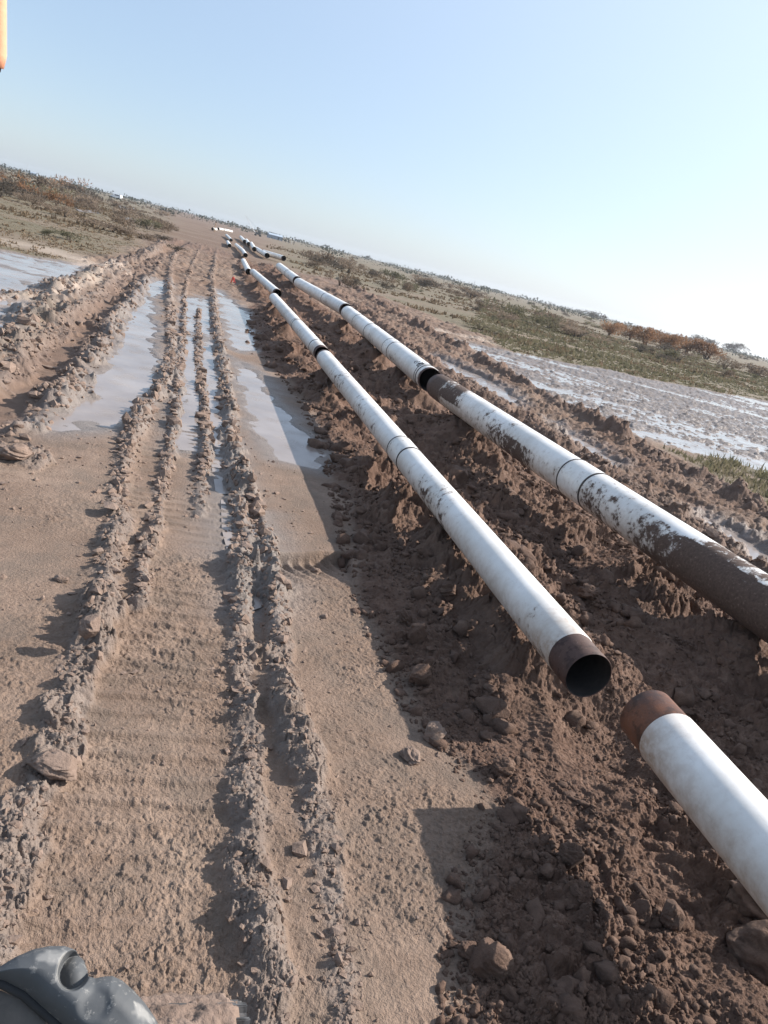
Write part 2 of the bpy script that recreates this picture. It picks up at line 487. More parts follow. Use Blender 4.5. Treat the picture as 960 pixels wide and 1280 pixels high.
def posvec(nt):
    return nt.nodes.new('ShaderNodeNewGeometry').outputs['Position']


def bump(nt, b, h, strength=.5, dist=.01):
    n = nt.nodes.new('ShaderNodeBump'); n.inputs['Strength'].default_value = strength; n.inputs['Distance'].default_value = dist
    nt.links.new(h, n.inputs['Height']); nt.links.new(n.outputs['Normal'], b.inputs['Normal'])


def mk_ground():
    m, nt, b = mat_new('mud_ground', .9)
    p = posvec(nt)
    n1 = noise(nt, p, .55, 5, .6); n2 = noise(nt, p, 6.0, 5, .65); n3 = noise(nt, p, 45.0, 4, .7)
    dry = ramp(nt, n1, [(.3, (0.149, 0.100, 0.071)), (.5, (0.211, 0.148, 0.110)), (.7, (0.283, 0.207, 0.156))])
    dry = mix(nt, math_(nt, 'MULTIPLY', ramp(nt, n2, [(.42, 0.0), (.7, 1.0)]), .55), dry, (0.125, 0.082, 0.058))
    dry = mix(nt, math_(nt, 'MULTIPLY', ramp(nt, n3, [(.5, 0.0), (.75, 1.0)]), .5), dry, (0.309, 0.228, 0.178))
    n4 = noise(nt, p, 1.9, 6, .72)
    dry = mix(nt, math_(nt, 'MULTIPLY', ramp(nt, n4, [(.47, 0.0), (.62, 1.0)]), .6), dry, (.135, .104, .082))
    rid = ramp(nt, n2, [(.3, (.136, .104, .087)), (.7, (.245, .199, .170))])
    c = mix(nt, math_(nt, 'MULTIPLY', attr(nt, 'ridge'), .85), dry, rid)
    wetc = ramp(nt, n2, [(.3, (.138, .113, .099)), (.7, (.225, .192, .169))])
    c = mix(nt, attr(nt, 'wet'), c, wetc)
    fresh = ramp(nt, n2, [(.28, (.070, .039, .026)), (.5, (.118, .069, .048)), (.75, (.19, .120, .086))])
    fresh = mix(nt, math_(nt, 'MULTIPLY', ramp(nt, n1, [(.45, 0.0), (.7, 1.0)]), .5), fresh, (.135, .09, .066))
    c = mix(nt, attr(nt, 'berm'), c, fresh)
    c = mix(nt, attr(nt, 'pale'), c, (0.360, 0.290, 0.238))
    g1 = noise(nt, p, .16, 6, .7); g2 = noise(nt, p, 2.2, 5, .7)
    gc = ramp(nt, g1, [(.32, (.112, .102, .06)), (.48, (.142, .118, .074)), (.62, (.165, .13, .09)), (.75, (.2, .158, .118))])
    gc = mix(nt, math_(nt, 'MULTIPLY', ramp(nt, g2, [(.4, 0.0), (.65, 1.0)]), .5), gc, (.07, .06, .034))
    c = mix(nt, math_(nt, 'MULTIPLY', attr(nt, 'grass'), .92), c, gc)
    nt.links.new(c, b.inputs['Base Color'])
    wr = math_(nt, 'MULTIPLY', attr(nt, 'wet'), math_(nt, 'SUBTRACT', 1.0, attr(nt, 'grass'), True))
    rr = mix(nt, wr, (.94, .94, .94), (.42, .42, .42))
    rr = mix(nt, n2, rr, (.9, .9, .9)) if False else rr
    nt.links.new(rr, b.inputs['Roughness'])
    b.inputs['Specular IOR Level'].default_value = .35
    h = math_(nt, 'ADD', math_(nt, 'MULTIPLY', n2, .6), n3)
    h = math_(nt, 'ADD', h, math_(nt, 'MULTIPLY', noise(nt, p, 160, 3, .6), .35))
    bump(nt, b, h, .9, .018)
    return m


def mk_clod(pale):
    m, nt, b = mat_new('clod_soil_pale' if pale else 'clod_soil_dark', .95)
    p = posvec(nt)
    n = noise(nt, p, 9, 5, .65); n3 = noise(nt, p, 70, 4, .7)
    if pale: c = ramp(nt, n, [(.3, (0.144, 0.100, 0.076)), (.7, (0.252, 0.182, 0.144))])
    else: c = ramp(nt, n, [(.3, (.068, .039, .027)), (.55, (.112, .068, .048)), (.75, (.175, .114, .083))])
    nt.links.new(c, b.inputs['Base Color'])
    bump(nt, b, math_(nt, 'ADD', n, n3), .7, .012)
    return m


def mk_water():
    m, nt, b = mat_new('muddy_water', .05, (.30, .265, .24), .5)
    p = posvec(nt)
    n = noise(nt, p, .8, 4, .6)
    c = ramp(nt, n, [(.35, (.20, .165, .145)), (.65, (.29, .25, .225))])
    nt.links.new(c, b.inputs['Base Color'])
    nt.links.new(ramp(nt, noise(nt, p, 2.5, 4, .6), [(.38, .06), (.65, .30)]), b.inputs['Roughness'])
    b.inputs['IOR'].default_value = 1.33
    bump(nt, b, noise(nt, p, 9, 3, .6), .05, .01)
    return m


def mk_coat():
    m, nt, b = mat_new('white_pipe_coating', .42, (.78, .78, .78), .5)
    o = objvec(nt); p = posvec(nt)
    n1 = noise(nt, p, 1.3, 5, .6); n2 = noise(nt, p, 14, 6, .7); n3 = noise(nt, p, 42, 5, .7)
    c = ramp(nt, n1, [(.35, (.60, .58, .54)), (.6, (.78, .765, .735))])
    c = mix(nt, math_(nt, 'MULTIPLY', ramp(nt, n2, [(.5, 0.0), (.75, 1.0)]), .35), c, (.52, .48, .44))
    # brown film of dried splash: amount per place in 'dust'
    du = attr(nt, 'dust')
    dm = math_(nt, 'MULTIPLY', du, ramp(nt, math_(nt, 'ADD', n2, math_(nt, 'MULTIPLY', n1, .3)), [(.35, .25), (.75, 1.0)]))
    c = mix(nt, dm, c, (.34, .25, .185))
    # sharp-edged mud splats: threshold falls where 'mud' is high
    mu = attr(nt, 'mud')
    nb = noise(nt, p, 6.5, 5, .62)
    nn = math_(nt, 'ADD', math_(nt, 'ADD', math_(nt, 'MULTIPLY', nb, .42), math_(nt, 'MULTIPLY', n2, .38)), math_(nt, 'MULTIPLY', n3, .2))
    mk = math_(nt, 'SUBTRACT', math_(nt, 'ADD', nn, math_(nt, 'MULTIPLY', mu, .5)), .665)
    sm_ = math_(nt, 'MULTIPLY', math_(nt, 'ADD', mk, .07), 5.0, True)      # thin smear round each splat
    mk = math_(nt, 'MULTIPLY', mk, 16.0, True)
    c = mix(nt, math_(nt, 'MULTIPLY', sm_, .4), c, (.36, .27, .2))
    mudc = ramp(nt, n3, [(.3, (.045, .026, .019)), (.62, (.10, .063, .046)), (.72, (.24, .18, .14))])
    c = mix(nt, mk, c, mudc)
    # fine scratches stretched along the pipe
    mp = nt.nodes.new('ShaderNodeMapping'); mp.inputs['Scale'].default_value = (60, 5, 60); nt.links.new(o, mp.inputs['Vector'])
    sc = ramp(nt, noise(nt, mp.outputs[0], 1.0, 3, .6), [(.66, 0.0), (.74, 1.0)])
    c = mix(nt, math_(nt, 'MULTIPLY', sc, .22), c, (.3, .28, .27))
    nt.links.new(c, b.inputs['Base Color'])
    nt.links.new(mix(nt, math_(nt, 'MAXIMUM', mk, dm), (.38, .38, .38), (.9, .9, .9)), b.inputs['Roughness'])
    bump(nt, b, math_(nt, 'ADD', math_(nt, 'MULTIPLY', mk, .8), math_(nt, 'MULTIPLY', n3, .12)), .5, .008)
    return m


def mk_rust(name, lo, hi):
    m, nt, b = mat_new(name, .7, (.2, .1, .06), .4)
    o = posvec(nt)
    n = noise(nt, o, 7, 6, .7); n3 = noise(nt, o, 60, 4, .7)
    c = ramp(nt, n, [(.3, lo), (.7, hi)])
    c = mix(nt, math_(nt, 'MULTIPLY', ramp(nt, n3, [(.6, 0.0), (.72, 1.0)]), .35), c, (.33, .25, .2))
    n5 = noise(nt, o, 13, 4, .6)
    c = mix(nt, math_(nt, 'MULTIPLY', ramp(nt, n5, [(.52, 0.0), (.6, 1.0)]), .6), c, tuple(x * .45 for x in lo))
    nt.links.new(c, b.inputs['Base Color'])
    nt.links.new(ramp(nt, n, [(.3, .5), (.7, .85)]), b.inputs['Roughness'])
    b.inputs['Metallic'].default_value = .15
    bump(nt, b, n3, .35, .004)
    return m


def mk_plain(name, col, rough=.7, var=.35, scale=20, metal=0.0, spec=.4, bmp=.2):
    m, nt, b = mat_new(name, rough, col, spec, metal)
    o = objvec(nt)
    n = noise(nt, o, scale, 5, .65)
    lo = tuple(x * (1 - var) for x in col); hi = tuple(min(1, x * (1 + var)) for x in col)
    nt.links.new(ramp(nt, n, [(.3, lo), (.7, hi)]), b.inputs['Base Color'])
    if bmp: bump(nt, b, n, bmp, .01)
    return m


def mk_leaf(name, stops, scale=3.0, trans=.15):
    m, nt, b = mat_new(name, .85, (.1, .1, .05), .15)
    g = nt.nodes.new('ShaderNodeNewGeometry')
    oi = nt.nodes.new('ShaderNodeObjectInfo')
    n = noise(nt, g.outputs['Position'], scale, 4, .7)
    f = math_(nt, 'ADD', math_(nt, 'MULTIPLY', n, .6), math_(nt, 'MULTIPLY', g.outputs['Random Per Island'], .25))
    f = math_(nt, 'ADD', f, math_(nt, 'MULTIPLY', math_(nt, 'SUBTRACT', oi.outputs['Random'], .5), .35))
    cc = ramp(nt, f, stops)
    nt.links.new(cc, b.inputs['Base Color'])
    tr = nt.nodes.new('ShaderNodeBsdfTranslucent'); nt.links.new(cc, tr.inputs['Color'])
    ms = nt.nodes.new('ShaderNodeMixShader'); ms.inputs[0].default_value = .38
    nt.links.new(b.outputs[0], ms.inputs[1]); nt.links.new(tr.outputs[0], ms.inputs[2])
    nt.links.new(ms.outputs[0], nt.nodes['Material Output'].inputs['Surface'])
    return m


M = {}
M['ground'] = mk_ground(); M['clod_pale'] = mk_clod(True); M['clod_dark'] = mk_clod(False); M['water'] = mk_water()
M['coat'] = mk_coat(); M['steel'] = mk_rust('bare_steel_dark', (.05, .028, .024), (.105, .062, .05)); M['rust'] = mk_rust('bare_steel_rusty', (.055, .024, .015), (.20, .078, .040))
M['bore'] = mk_plain('bore_shade', (.022, .018, .016), .85, .4, 20)  # near-black colour stands in for the shade inside the pipes
M['ring'] = mk_plain('ring_dark', (.055, .045, .04), .7, .4, 30)
M['grass'] = mk_leaf('grass_blades', [(.25, (.115, .112, .065)), (.45, (.155, .142, .085)), (.6, (.195, .166, .11)), (.75, (.26, .21, .15))], .5)
M['dry'] = mk_leaf('dry_weeds', [(.25, (.15, .11, .07)), (.5, (.21, .155, .105)), (.75, (.29, .22, .15))], .5)
M['sh_brown'] = mk_leaf('brush_brown', [(.25, (.15, .115, .085)), (.5, (.225, .172, .128)), (.75, (.30, .235, .18))])
M['sh_olive'] = mk_leaf('brush_olive', [(.25, (.105, .10, .062)), (.5, (.16, .145, .09)), (.75, (.215, .185, .12))])
M['sh_dark'] = mk_leaf('brush_dark', [(.25, (.07, .06, .05)), (.5, (.105, .088, .07)), (.75, (.15, .12, .095))])
M['sh_orange'] = mk_leaf('brush_orange', [(.25, (.19, .105, .06)), (.5, (.30, .175, .10)), (.75, (.37, .24, .15))])
M['bark'] = mk_plain('bark', (.09, .07, .055), .9, .3, 12)

# ------------------------------------------------------------------ ground sheet, fine in front of the machine, reaching the horizon
def make_ground():
    D = math.radians
    th = np.concatenate([np.linspace(-PI, -D(56), 40, endpoint=False), np.linspace(-D(56), -D(36), 130, endpoint=False), np.linspace(-D(36), D(43), 1000, endpoint=False), np.linspace(D(43), D(68), 170, endpoint=False), np.linspace(D(68), PI, 40, endpoint=True)])
    rr = list(np.geomspace(.05, 1.6, 24)); r = rr[-1]
    while r < 1600:
        px = r * r / 1925.0
        r += min(max(.6 * px, .0050), .0032 * r) if r < 60 else .02 * r
        rr.append(r)
    rr = np.array(rr)
    T, Rr = np.meshgrid(th, rr)
    a = T + HEAD
    x = (Rr * np.sin(a)).ravel(); y = (Rr * np.cos(a)).ravel()
    z, wet, berm, pale, grass, ridge = terrain(x, y)
    nr, nt_ = len(rr), len(th)
    i = np.arange(nr * nt_).reshape(nr, nt_)
    f = np.stack([i[:-1, :-1], i[:-1, 1:], i[1:, 1:], i[1:, :-1]], -1).reshape(-1, 4)[:, ::-1]
    me = npmesh('ground', np.stack([x, y, z], 1), f, M['ground'], True, dict(wet=wet, berm=berm, pale=pale, grass=grass, ridge=ridge))
    o = link('ground', me)
    prop(o, 'churned brown mud flat with track ruts and heaped soil under the pipes', 'ground', None, 'structure')
    print('ground verts', len(x), nr, nt_)


def ground_z(x, y):
    x = np.atleast_1d(np.asarray(x, np.float32)); y = np.atleast_1d(np.asarray(y, np.float32))
    return terrain(x, y)[0]


make_ground()


# ------------------------------------------------------------------ standing water
def sheet(name, P, z, grow, label):
    c = P.mean(0)
    bm = bmesh.new()
    vs = []
    n = len(P)
    for i in range(n):
        a, b, c2 = P[i - 1], P[i], P[(i + 1) % n]
        t = c2 - a; t = t / (np.linalg.norm(t) + 1e-9)
        nrm = np.array([t[1], -t[0]])
        area = sum(P[k][0] * P[(k + 1) % n][1] - P[(k + 1) % n][0] * P[k][1] for k in range(n))
        q = b + nrm * (grow if area > 0 else -grow)
        vs.append(bm.verts.new((q[0], q[1], z)))
    f = bm.faces.new(vs)
    if f.normal.z < 0: f.normal_flip()
    bmesh.ops.triangulate(bm, faces=[f])
    bmesh.ops.recalc_face_normals(bm, faces=bm.faces)
    me = bpy.data.meshes.new(name); bm.to_mesh(me); bm.free(); me.materials.append(M['water'])
    me.update()
    if me.polygons[0].normal.z < 0: me.flip_normals()
    return prop(link(name, me), label, 'puddle', None, 'structure')


PL = dict(a='long grey puddle between the left bank and the main track', b='narrow strip of blue water along the right side of the main track', i='narrow strip of water along the left side of the main track', c='puddle right of the main track near the red marker',
          d='puddle at the foot of the soil bank beside the left pipe', e='wide puddle at the left edge below the pale crust', f='green tinged puddle at the left edge beside the outer bank',
          n='pale water film in the far part of the rut right of the big pipe', o='pale water film in the rut right of the mud caked pipe', p='pale water film in the middle of the rut right of the big pipe',
          g='thin water in the groove of the right rut ridge', h='sliver of water along the right rut ridge')
for k, (P, lv) in PUDDLES.items(): sheet('puddle', P, lv, .03 if k in 'gh' else .10, PL[k])
for k, (P, lv) in FARWATER.items():
    z = float(np.max(ground_z(P[:, 0], P[:, 1]))) + .03
    sheet('puddle', P, z, .3, {'k': 'bright far puddle in the scrub, larger and nearer of the far ones', 'l': 'bright far puddle in the scrub furthest left', 'm': 'bright far puddle nearest the white car'}[k])
sheet('marsh_water', MARSH, -.012, .6, 'shallow silver water between the mud tussocks of the marsh on the right')


# ------------------------------------------------------------------ pipes
def make_pipe(a, b, R, label, cut=(.12, .12), joints=(), rust=(False, False), mudf=None, dustf=None, rings=(), marks=None, seg=56):
    """a near end of the axis, b far end"""
    a = Vector(a); b = Vector(b); d = b - a; L = d.length; t = d.normalized()
    yaw = math.atan2(-t.x, t.y); pit = math.asin(t.z)
    base = a.lerp(b, .5)
    rot = Matrix.Rotation(yaw, 3, 'Z') @ Matrix.Rotation(pit, 3, 'X')
    root = empty('steel_pipe', base - rot @ Vector((0, 0, R)), label, 'pipe', 'white coated pipes strung along the track')
    root.rotation_euler = rot.to_euler()
    off = (0, 0, R)
    h = L / 2; ri = R * .93; rs = R * .972
    # bore and wall of the steel
    mm = 'rust' if rust[0] else 'steel'
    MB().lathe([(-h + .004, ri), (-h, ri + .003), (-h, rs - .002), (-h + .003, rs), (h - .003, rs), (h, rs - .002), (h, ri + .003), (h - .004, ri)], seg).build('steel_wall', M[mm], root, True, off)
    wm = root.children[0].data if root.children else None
    wm.materials.append(M['bore'])  # inner faces of the wall painted dark as bore shade
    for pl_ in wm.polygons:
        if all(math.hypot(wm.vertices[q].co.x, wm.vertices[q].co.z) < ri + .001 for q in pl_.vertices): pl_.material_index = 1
    # coating
    y0, y1 = -h + cut[0], h - cut[1]
    n = max(8, int((y1 - y0) / .09))
    ys = np.linspace(y0, y1, n)
    an = np.arange(seg) * 2 * PI / seg
    V = []; 
    prof = [(y0, rs + .0005)] + [(y0 + .006, R)] + [(y, R) for y in ys[1:-1]] + [(y1 - .006, R), (y1, rs + .0005)]
    for y, r in prof:
        V.append(np.stack([r * np.cos(an), np.full(seg, y), r * np.sin(an)], 1))
    V = np.concatenate(V); nr = len(prof)
    i = np.arange(nr * seg).reshape(nr, seg); j = np.roll(i, -1, 1)
    f = np.stack([i[:-1], i[1:], j[1:], j[:-1]], -1).reshape(-1, 4)
    Y = V[:, 1] + h; side = V[:, 0] / R; top = V[:, 2] / R     # Y from the near end
    mud = np.clip(.20 + .08 * np.sin(Y * 2.1 + R * 90) - .12 * np.clip(top, 0, 1), 0, 1)
    dust = np.clip(.16 - .5 * top + .3 * np.clip(-side, 0, 1), 0.03, .85)
    if mudf is not None: mud = np.clip(mud + mudf(Y, side, top), 0, 1)
    if dustf is not None: dust = np.clip(dust + dustf(Y, side, top), 0, 1)
    me = npmesh('coating', V, f, M['coat'], True, dict(mud=mud, dust=dust))
    link('coating', me, root, off)
    # weld joint sleeve with a raised bead at each rim
    for (ya, yb) in joints:
        A, B = -h + ya, -h + yb
        MB().lathe([(A, R - .002), (A + .006, R + .0035), (B - .006, R + .0035), (B, R - .002), ((A + B) / 2, R - .004)], seg)
        jm = npmesh_lathe([(A, R + .0005), (A + .008, R + .004), (B - .008, R + .004), (B, R + .0005)], seg)
        sl = link('joint_sleeve', npmesh('joint_sleeve', jm[0], jm[1], M['coat'], True, dict(mud=np.full(len(jm[0]), .22), dust=np.clip(.1 - .5 * jm[0][:, 2] / R, 0, .7))), root, off)
        for yy in (A, B):
            w = .015 if R < .2 else .019
            MB().lathe([(yy - w, R - .001), (yy - w * .6, R + .007), (yy + w * .6, R + .007), (yy + w, R - .001)], seg).build('bead', M['ring'], sl, True)
    for yy, w in rings:
        MB().lathe([(-h + yy - w, R - .001), (-h + yy - w * .7, R + .005), (-h + yy + w * .7, R + .005), (-h + yy + w, R - .001)], seg).build('band', M['ring'], root, True, off)
    if marks:
        r2 = R + .003
        for strokes in marks:
            pts = [(r2 * math.cos(q), -h + yy, r2 * math.sin(q)) for yy, q in strokes]
            MB().tube(pts, .0075, 5).build('paint_mark', M['ring'], root, False, off)
    return root


def npmesh_lathe(prof, seg):
    an = np.arange(seg) * 2 * PI / seg
    V = np.concatenate([np.stack([r * np.cos(an), np.full(seg, y), r * np.sin(an)], 1) for y, r in prof])
    i = np.arange(len(prof) * seg).reshape(len(prof), seg); j = np.roll(i, -1, 1)
    return V, np.stack([i[:-1], i[1:], j[1:], j[:-1]], -1).reshape(-1, 4)


def bell(v, c, w): return np.exp(-((v - c) / w) ** 2)


Z1, Z2 = PIPE1_Z, PIPE2_Z
a1 = at(808, 893, .62); d1 = (at(960, 1070, .62) - a1); d1 /= np.linalg.norm(d1)
make_pipe(a1 + d1 * 9.0, a1, R1, 'white pipe with a rust red bare end leaving at the bottom right corner', cut=(.2, .21), rust=(True, True),
          mudf=lambda Y, s, t: .42 * bell(Y, 7.75, .2) * bell(s, .1, .4) - .06, dustf=lambda Y, s, t: .35 * bell(Y, 8.75, .16) + .15 * np.clip(-s, 0, 1))
make_pipe(at(736, 845, .5), at(405, 447, .54), R1, 'white pipe in the middle with a dark open bore facing the rust red pipe end', cut=(.24, .12),
          joints=[(4.35, 4.82)], mudf=lambda Y, s, t: .16 * bell(Y, 6.9, .3) + .12 * bell(Y, 8.3, .6) + .1 * bell(Y, 3.0, .5), dustf=lambda Y, s, t: .5 * bell(Y, .3, .25) * (s < .2) + .2 * bell(Y, 8, 1.2))
make_pipe(at(403, 443, Z1), at(342, 372, Z1), R1, 'second white pipe of the thin left line, mud stained at its near end', cut=(.22, .12), joints=[(4.3, 4.5)], rings=[(.9, .03)],
          dustf=lambda Y, s, t: .5 * bell(Y, .4, .3) + .25 * bell(Y, 6, 2))
make_pipe(at(347, 367, Z1), at(316, 340, Z1), R1, 'third white pipe of the thin left line with a wide dark end', cut=(.3, .15))
make_pipe(at(311, 340, .34), at(304, 326, .40), R1 * 1.05, 'white pipe of the left line with its dark end beside the red marker', cut=(.3, .2), seg=28)
make_pipe(at(307, 319, .42), at(303, 313, .40), R1 * 1.1, 'short white pipe of the left line perched just past the red marker', cut=(.4, .2), seg=28)
make_pipe(at(305, 315, .30), at(295, 306, .30), R1 * 1.15, 'slim far white pipe of the left line running behind the perched pipe', cut=(.2, .2), seg=24)
make_pipe(at(287, 307, .28), at(284.5, 302.5, .28), R1 * 1.25, 'far white pipe lying left of the left line', cut=(.2, .2), seg=24)
make_pipe(at(289, 300, .30), at(283, 294, .34), R1 * 1.35, 'far white pipe of the left line with a dark near end', cut=(.4, .2), seg=24)
# pieces lying across at the far end
for (p, q, lab) in (((279, 289.5), (288.5, 287.5), 'far white pipe lying crosswise, brightest of the three at the end of the line'), ((272.5, 287.2), (278.5, 286), 'far white pipe lying crosswise, between the other two'),
                    ((265.5, 286), (270.5, 286.8), 'far white pipe lying crosswise, leftmost at the end of the line')):
    A = at(*p, .35); B = at(*q, .35); m_ = (A + B) / 2; v = B - A; v[1] = np.clip(v[1], -6, 6); v = v / np.linalg.norm(v)
    make_pipe(m_ - v * 2.6, m_ + v * 2.6, .30, lab, cut=(.1, .1), seg=20)

a2 = at(548, 483, Z2); d2 = at(930, 740, Z2) - a2; d2 /= np.linalg.norm(d2)
make_pipe(a2 + d2 * 12.0, a2, R2, 'thick white pipe caked with dark mud where it leaves at the right edge', cut=(.12, .14),
          joints=[(12 - 5.82, 12 - 5.28)],
          mudf=lambda Y, s, t: (.29 + .10 * np.sin(Y * 5) ) * sm(4.6, 3.9, Y) * (1.1 - .7 * sm(.3, .9, s)) + .30 * sm(5.3, 4.5, Y) * (t < .8) + .38 * bell(Y, 10.75, .5) * (t > -.2) + .75 * bell(Y, 11.7, .28) + .25 * bell(Y, 7.9, .5) * (t < .3) + .08,
          dustf=lambda Y, s, t: .55 * bell(Y, 11.6, .5) + .2 * bell(Y, 10.6, .7))
mk = [[(.45 + .06 * k, 1.9), (.52 + .06 * k, 2.25), (.45 + .06 * k, 2.5)] for k in range(3)] + [[(.75, 1.95), (.75, 2.4)], [(.82, 2.1), (.9, 2.3), (.82, 2.45)]]
make_pipe(at(538, 475, Z2), at(434.5, 391, Z2), R2, 'thick white pipe with black paint marks near its open end', cut=(.10, .10), joints=[(3.45, 4.05)], rings=[(.28, .03), (.42, .015), (7.0, .025), (9.3, .015)], marks=mk)
make_pipe(at(433, 388, Z2), at(373, 353.5, Z2), R2, 'thick white pipe with one dark band, second of the right line', cut=(.14, .12), rings=[(3.6, .03)], seg=40)
make_pipe(at(372, 351.5, Z2), at(349, 333, Z2), R2, 'thick white pipe just in front of the crooked pipe', cut=(.2, .15), rings=[(5.0, .03), (5.6, .03)], seg=40)
A = at(355, 323, .48); B = at(334, 320.5, .48)
v = (B - A); v[1] = 4.2; v[2] = 0; v = v / np.linalg.norm(v)
make_pipe(A, A + v * 4.2, R2 * 1.12, 'crooked white pipe with a big round dark mouth turned to the right', cut=(.1, .12), seg=40)
make_pipe(at(334, 319.5, .42), at(320, 311, .42), R2 * 1.05, 'thick far white pipe directly behind the crooked one', cut=(.2, .2), seg=32)
make_pipe(at(318, 311.5, .42), at(314, 304.5, .45), R2 * 1.1, 'second far thick pipe behind the crooked one, dark joint at its near end', cut=(.4, .2), seg=28)
make_pipe(at(311, 305, .42), at(308, 300.5, .45), R2 * 1.15, 'third far thick pipe behind the crooked one', cut=(.5, .2), seg=24)
make_pipe(at(306, 302, .42), at(301, 296.5, .45), R2 * 1.2, 'farthest thick white pipe of the right line', cut=(.5, .2), seg=24)


# ------------------------------------------------------------------ clods
def ico(sub):
    bm = bmesh.new(); bmesh.ops.create_icosphere(bm, subdivisions=sub, radius=1.0)
    v = np.array([q.co[:] for q in bm.verts], np.float32); f = np.array([[q.index for q in fa.verts] for fa in bm.faces], np.int32); bm.free()
    return v, f


def vn3(v, seed, s=1.0):
    return (vn(v[:, 0] * s + 3.3 + v[:, 2] * 1.7 * s, v[:, 1] * s + 9.1 - v[:, 2] * 1.3 * s, seed) + vn(v[:, 1] * s + v[:, 0] * .6 * s, v[:, 2] * s + 5.2, seed + 3)) - 1.0


def clod_mesh(name, size, seed, mat):
    v, f = ico(5)
    k = 1 + .34 * vn3(v, seed, 1.5) + .20 * vn3(v, seed + 1, 3.4) + .11 * vn3(v, seed + 2, 8) + .05 * vn3(v, seed + 4, 18) + .03 * vn3(v, seed + 7, 36)
    v = v * k[:, None]
    # a few broken facets
    r2 = np.random.default_rng(seed)
    for _ in range(7):
        n = r2.normal(size=3); n /= np.linalg.norm(n); h = r2.uniform(.66, .95)
        d = v @ n - h
        v = v - np.clip(d, 0, None)[:, None] * n * .85
    return npmesh(name, v * np.array(size, np.float32), f, mat)


CLODS = [
    # px, py, size (m), pale?, label
    (112, 790, (.055, .05, .075), 1, 'pale grey upright clod beside the left edge of the main track'),
    (66, 962, (.075, .12, .07), 1, 'big pale clod with a shadow on its left at the lower left'),
    (75, 726, (.055, .035, .025), 1, 'small flat clod alone on the smooth mud at left'),
    (541, 922, (.075, .055, .06), 1, 'smooth pale clod at the edge of the pipe shadow'),
    (513, 948, (.07, .05, .035), 1, 'low flat clod just below the smooth pale clod'),
    (608, 1212, (.085, .075, .085), 0, 'rounded brown clod standing alone at the bottom of the soil bank'),
    (583, 1192, (.05, .045, .04), 0, 'small brown clod touching the rounded clod at the bottom'),
    (520, 800, (.07, .08, .10), 0, 'tall blocky brown clod at the edge of the soil bank'),
    (523, 852, (.065, .07, .085), 0, 'blocky brown clod directly below the tall blocky one'),
    (507, 777, (.055, .05, .06), 0, 'small brown clod above the tall blocky clod'),
    (940, 1135, (.12, .13, .12), 0, 'large dark clod under the rusty ended pipe at the right edge'),
    (950, 1205, (.19, .16, .12), 0, 'very large streaked clod at the bottom right edge'),
    (800, 1145, (.06, .055, .055), 0, 'brown clod in the lit soil left of the rusty ended pipe'),
    (838, 1150, (.07, .06, .065), 0, 'angular brown clod close to the pipe at lower right'),
    (612, 892, (.11, .09, .08), 0, 'dark clod in the shadow below the open pipe end'),
    (628, 965, (.07, .06, .06), 0, 'dark clod right of the smooth pale clod'),
    (710, 1075, (.065, .06, .07), 0, 'shaded clod in the middle of the lower soil bank'),
    (395, 716, (.05, .04, .03), 1, 'little clod on the floor of the fluted bucket mark'),
    (405, 772, (.03, .025, .02), 1, 'small clod on the flat mud below the bucket mark'),
    (150, 553, (.05, .045, .04), 1, 'little clod beside the tail of the long puddle'),
    (20, 572, (.16, .12, .09), 1, 'dark ragged clod heap at the left edge of the smooth mud'),
    (735, 745, (.09, .08, .07), 0, 'brown clod between the two pipe lines'),
    (560, 745, (.08, .07, .07), 0, 'dark clod in the shadow of the middle pipe'),
]
for i, (px_, py_, sz, pale_, lab) in enumerate(CLODS):
    g0 = at(px_, py_)
    for _ in range(3):
        z0 = float(ground_z(g0[0], g0[1])[0]); g0 = at(px_, py_, z0)
    o = link('mud_clod', clod_mesh('mud_clod', sz, 200 + i * 7, M['clod_pale' if pale_ else 'clod_dark']), None, (g0[0], g0[1], z0 + sz[2] * .45), (0, 0, i * 1.3))
    prop(o, lab, 'clod', 'larger clods lying on the mud')


def crumbs(name, n, area, smin, smax, mat, label, power=2.6, wsel=None, sub=1):
    """loose crumbs, one mass"""
    v0, f0 = ico(sub)
    xs, ys = area(n)
    z, wet, berm, pale, grass, ridge = terrain(xs, ys)
    keep = rng.random(len(xs)) < wsel(wet, berm, ridge, xs, ys)
    xs, ys, z = xs[keep], ys[keep], z[keep]
    n = len(xs)
    u = rng.random(n)
    s = (smin ** (1 - power) + u * (smax ** (1 - power) - smin ** (1 - power))) ** (1 / (1 - power))
    rad = np.hypot(xs, ys); s = s * np.clip(rad / 4.5, .75, 2.2)
    k = len(v0)
    jit = 1 + .26 * rng.standard_normal((n, k, 1)).astype(np.float32)
    nrm = rng.standard_normal((n, 5, 3)); nrm /= np.linalg.norm(nrm, axis=2)[..., None]
    cut = rng.uniform(.55, .95, (n, 5))
    B0 = np.repeat(v0[None], n, 0)
    for q in range(5):                      # broken flat faces
        dd = np.clip(np.einsum('nki,ni->nk', B0, nrm[:, q]) - cut[:, q, None], 0, None)
        B0 = B0 - dd[..., None] * nrm[:, q][:, None, :]
    V = B0 * np.clip(jit, .6, 1.4) * (s[:, None, None] * (1 + .3 * rng.standard_normal((n, 1, 3))).clip(.5, 1.6))
    a = rng.random(n) * 6.283; c, sn = np.cos(a)[:, None], np.sin(a)[:, None]
    X = V[..., 0] * c - V[..., 1] * sn; Y = V[..., 0] * sn + V[..., 1] * c
    # under-pipe crumbs stay below the pipes
    V = np.stack([X + xs[:, None], Y + ys[:, None], V[..., 2] * .8 + (z + s * .05)[:, None]], -1)
    F = (f0[None] + (np.arange(n) * k)[:, None, None]).reshape(-1, 3)
    o = link(name, npmesh(name, V.reshape(-1, 3), F, mat, name == 'soil_crumbs'))
    prop(o, label, 'crumbs', None, 'stuff')
    print(name, n)


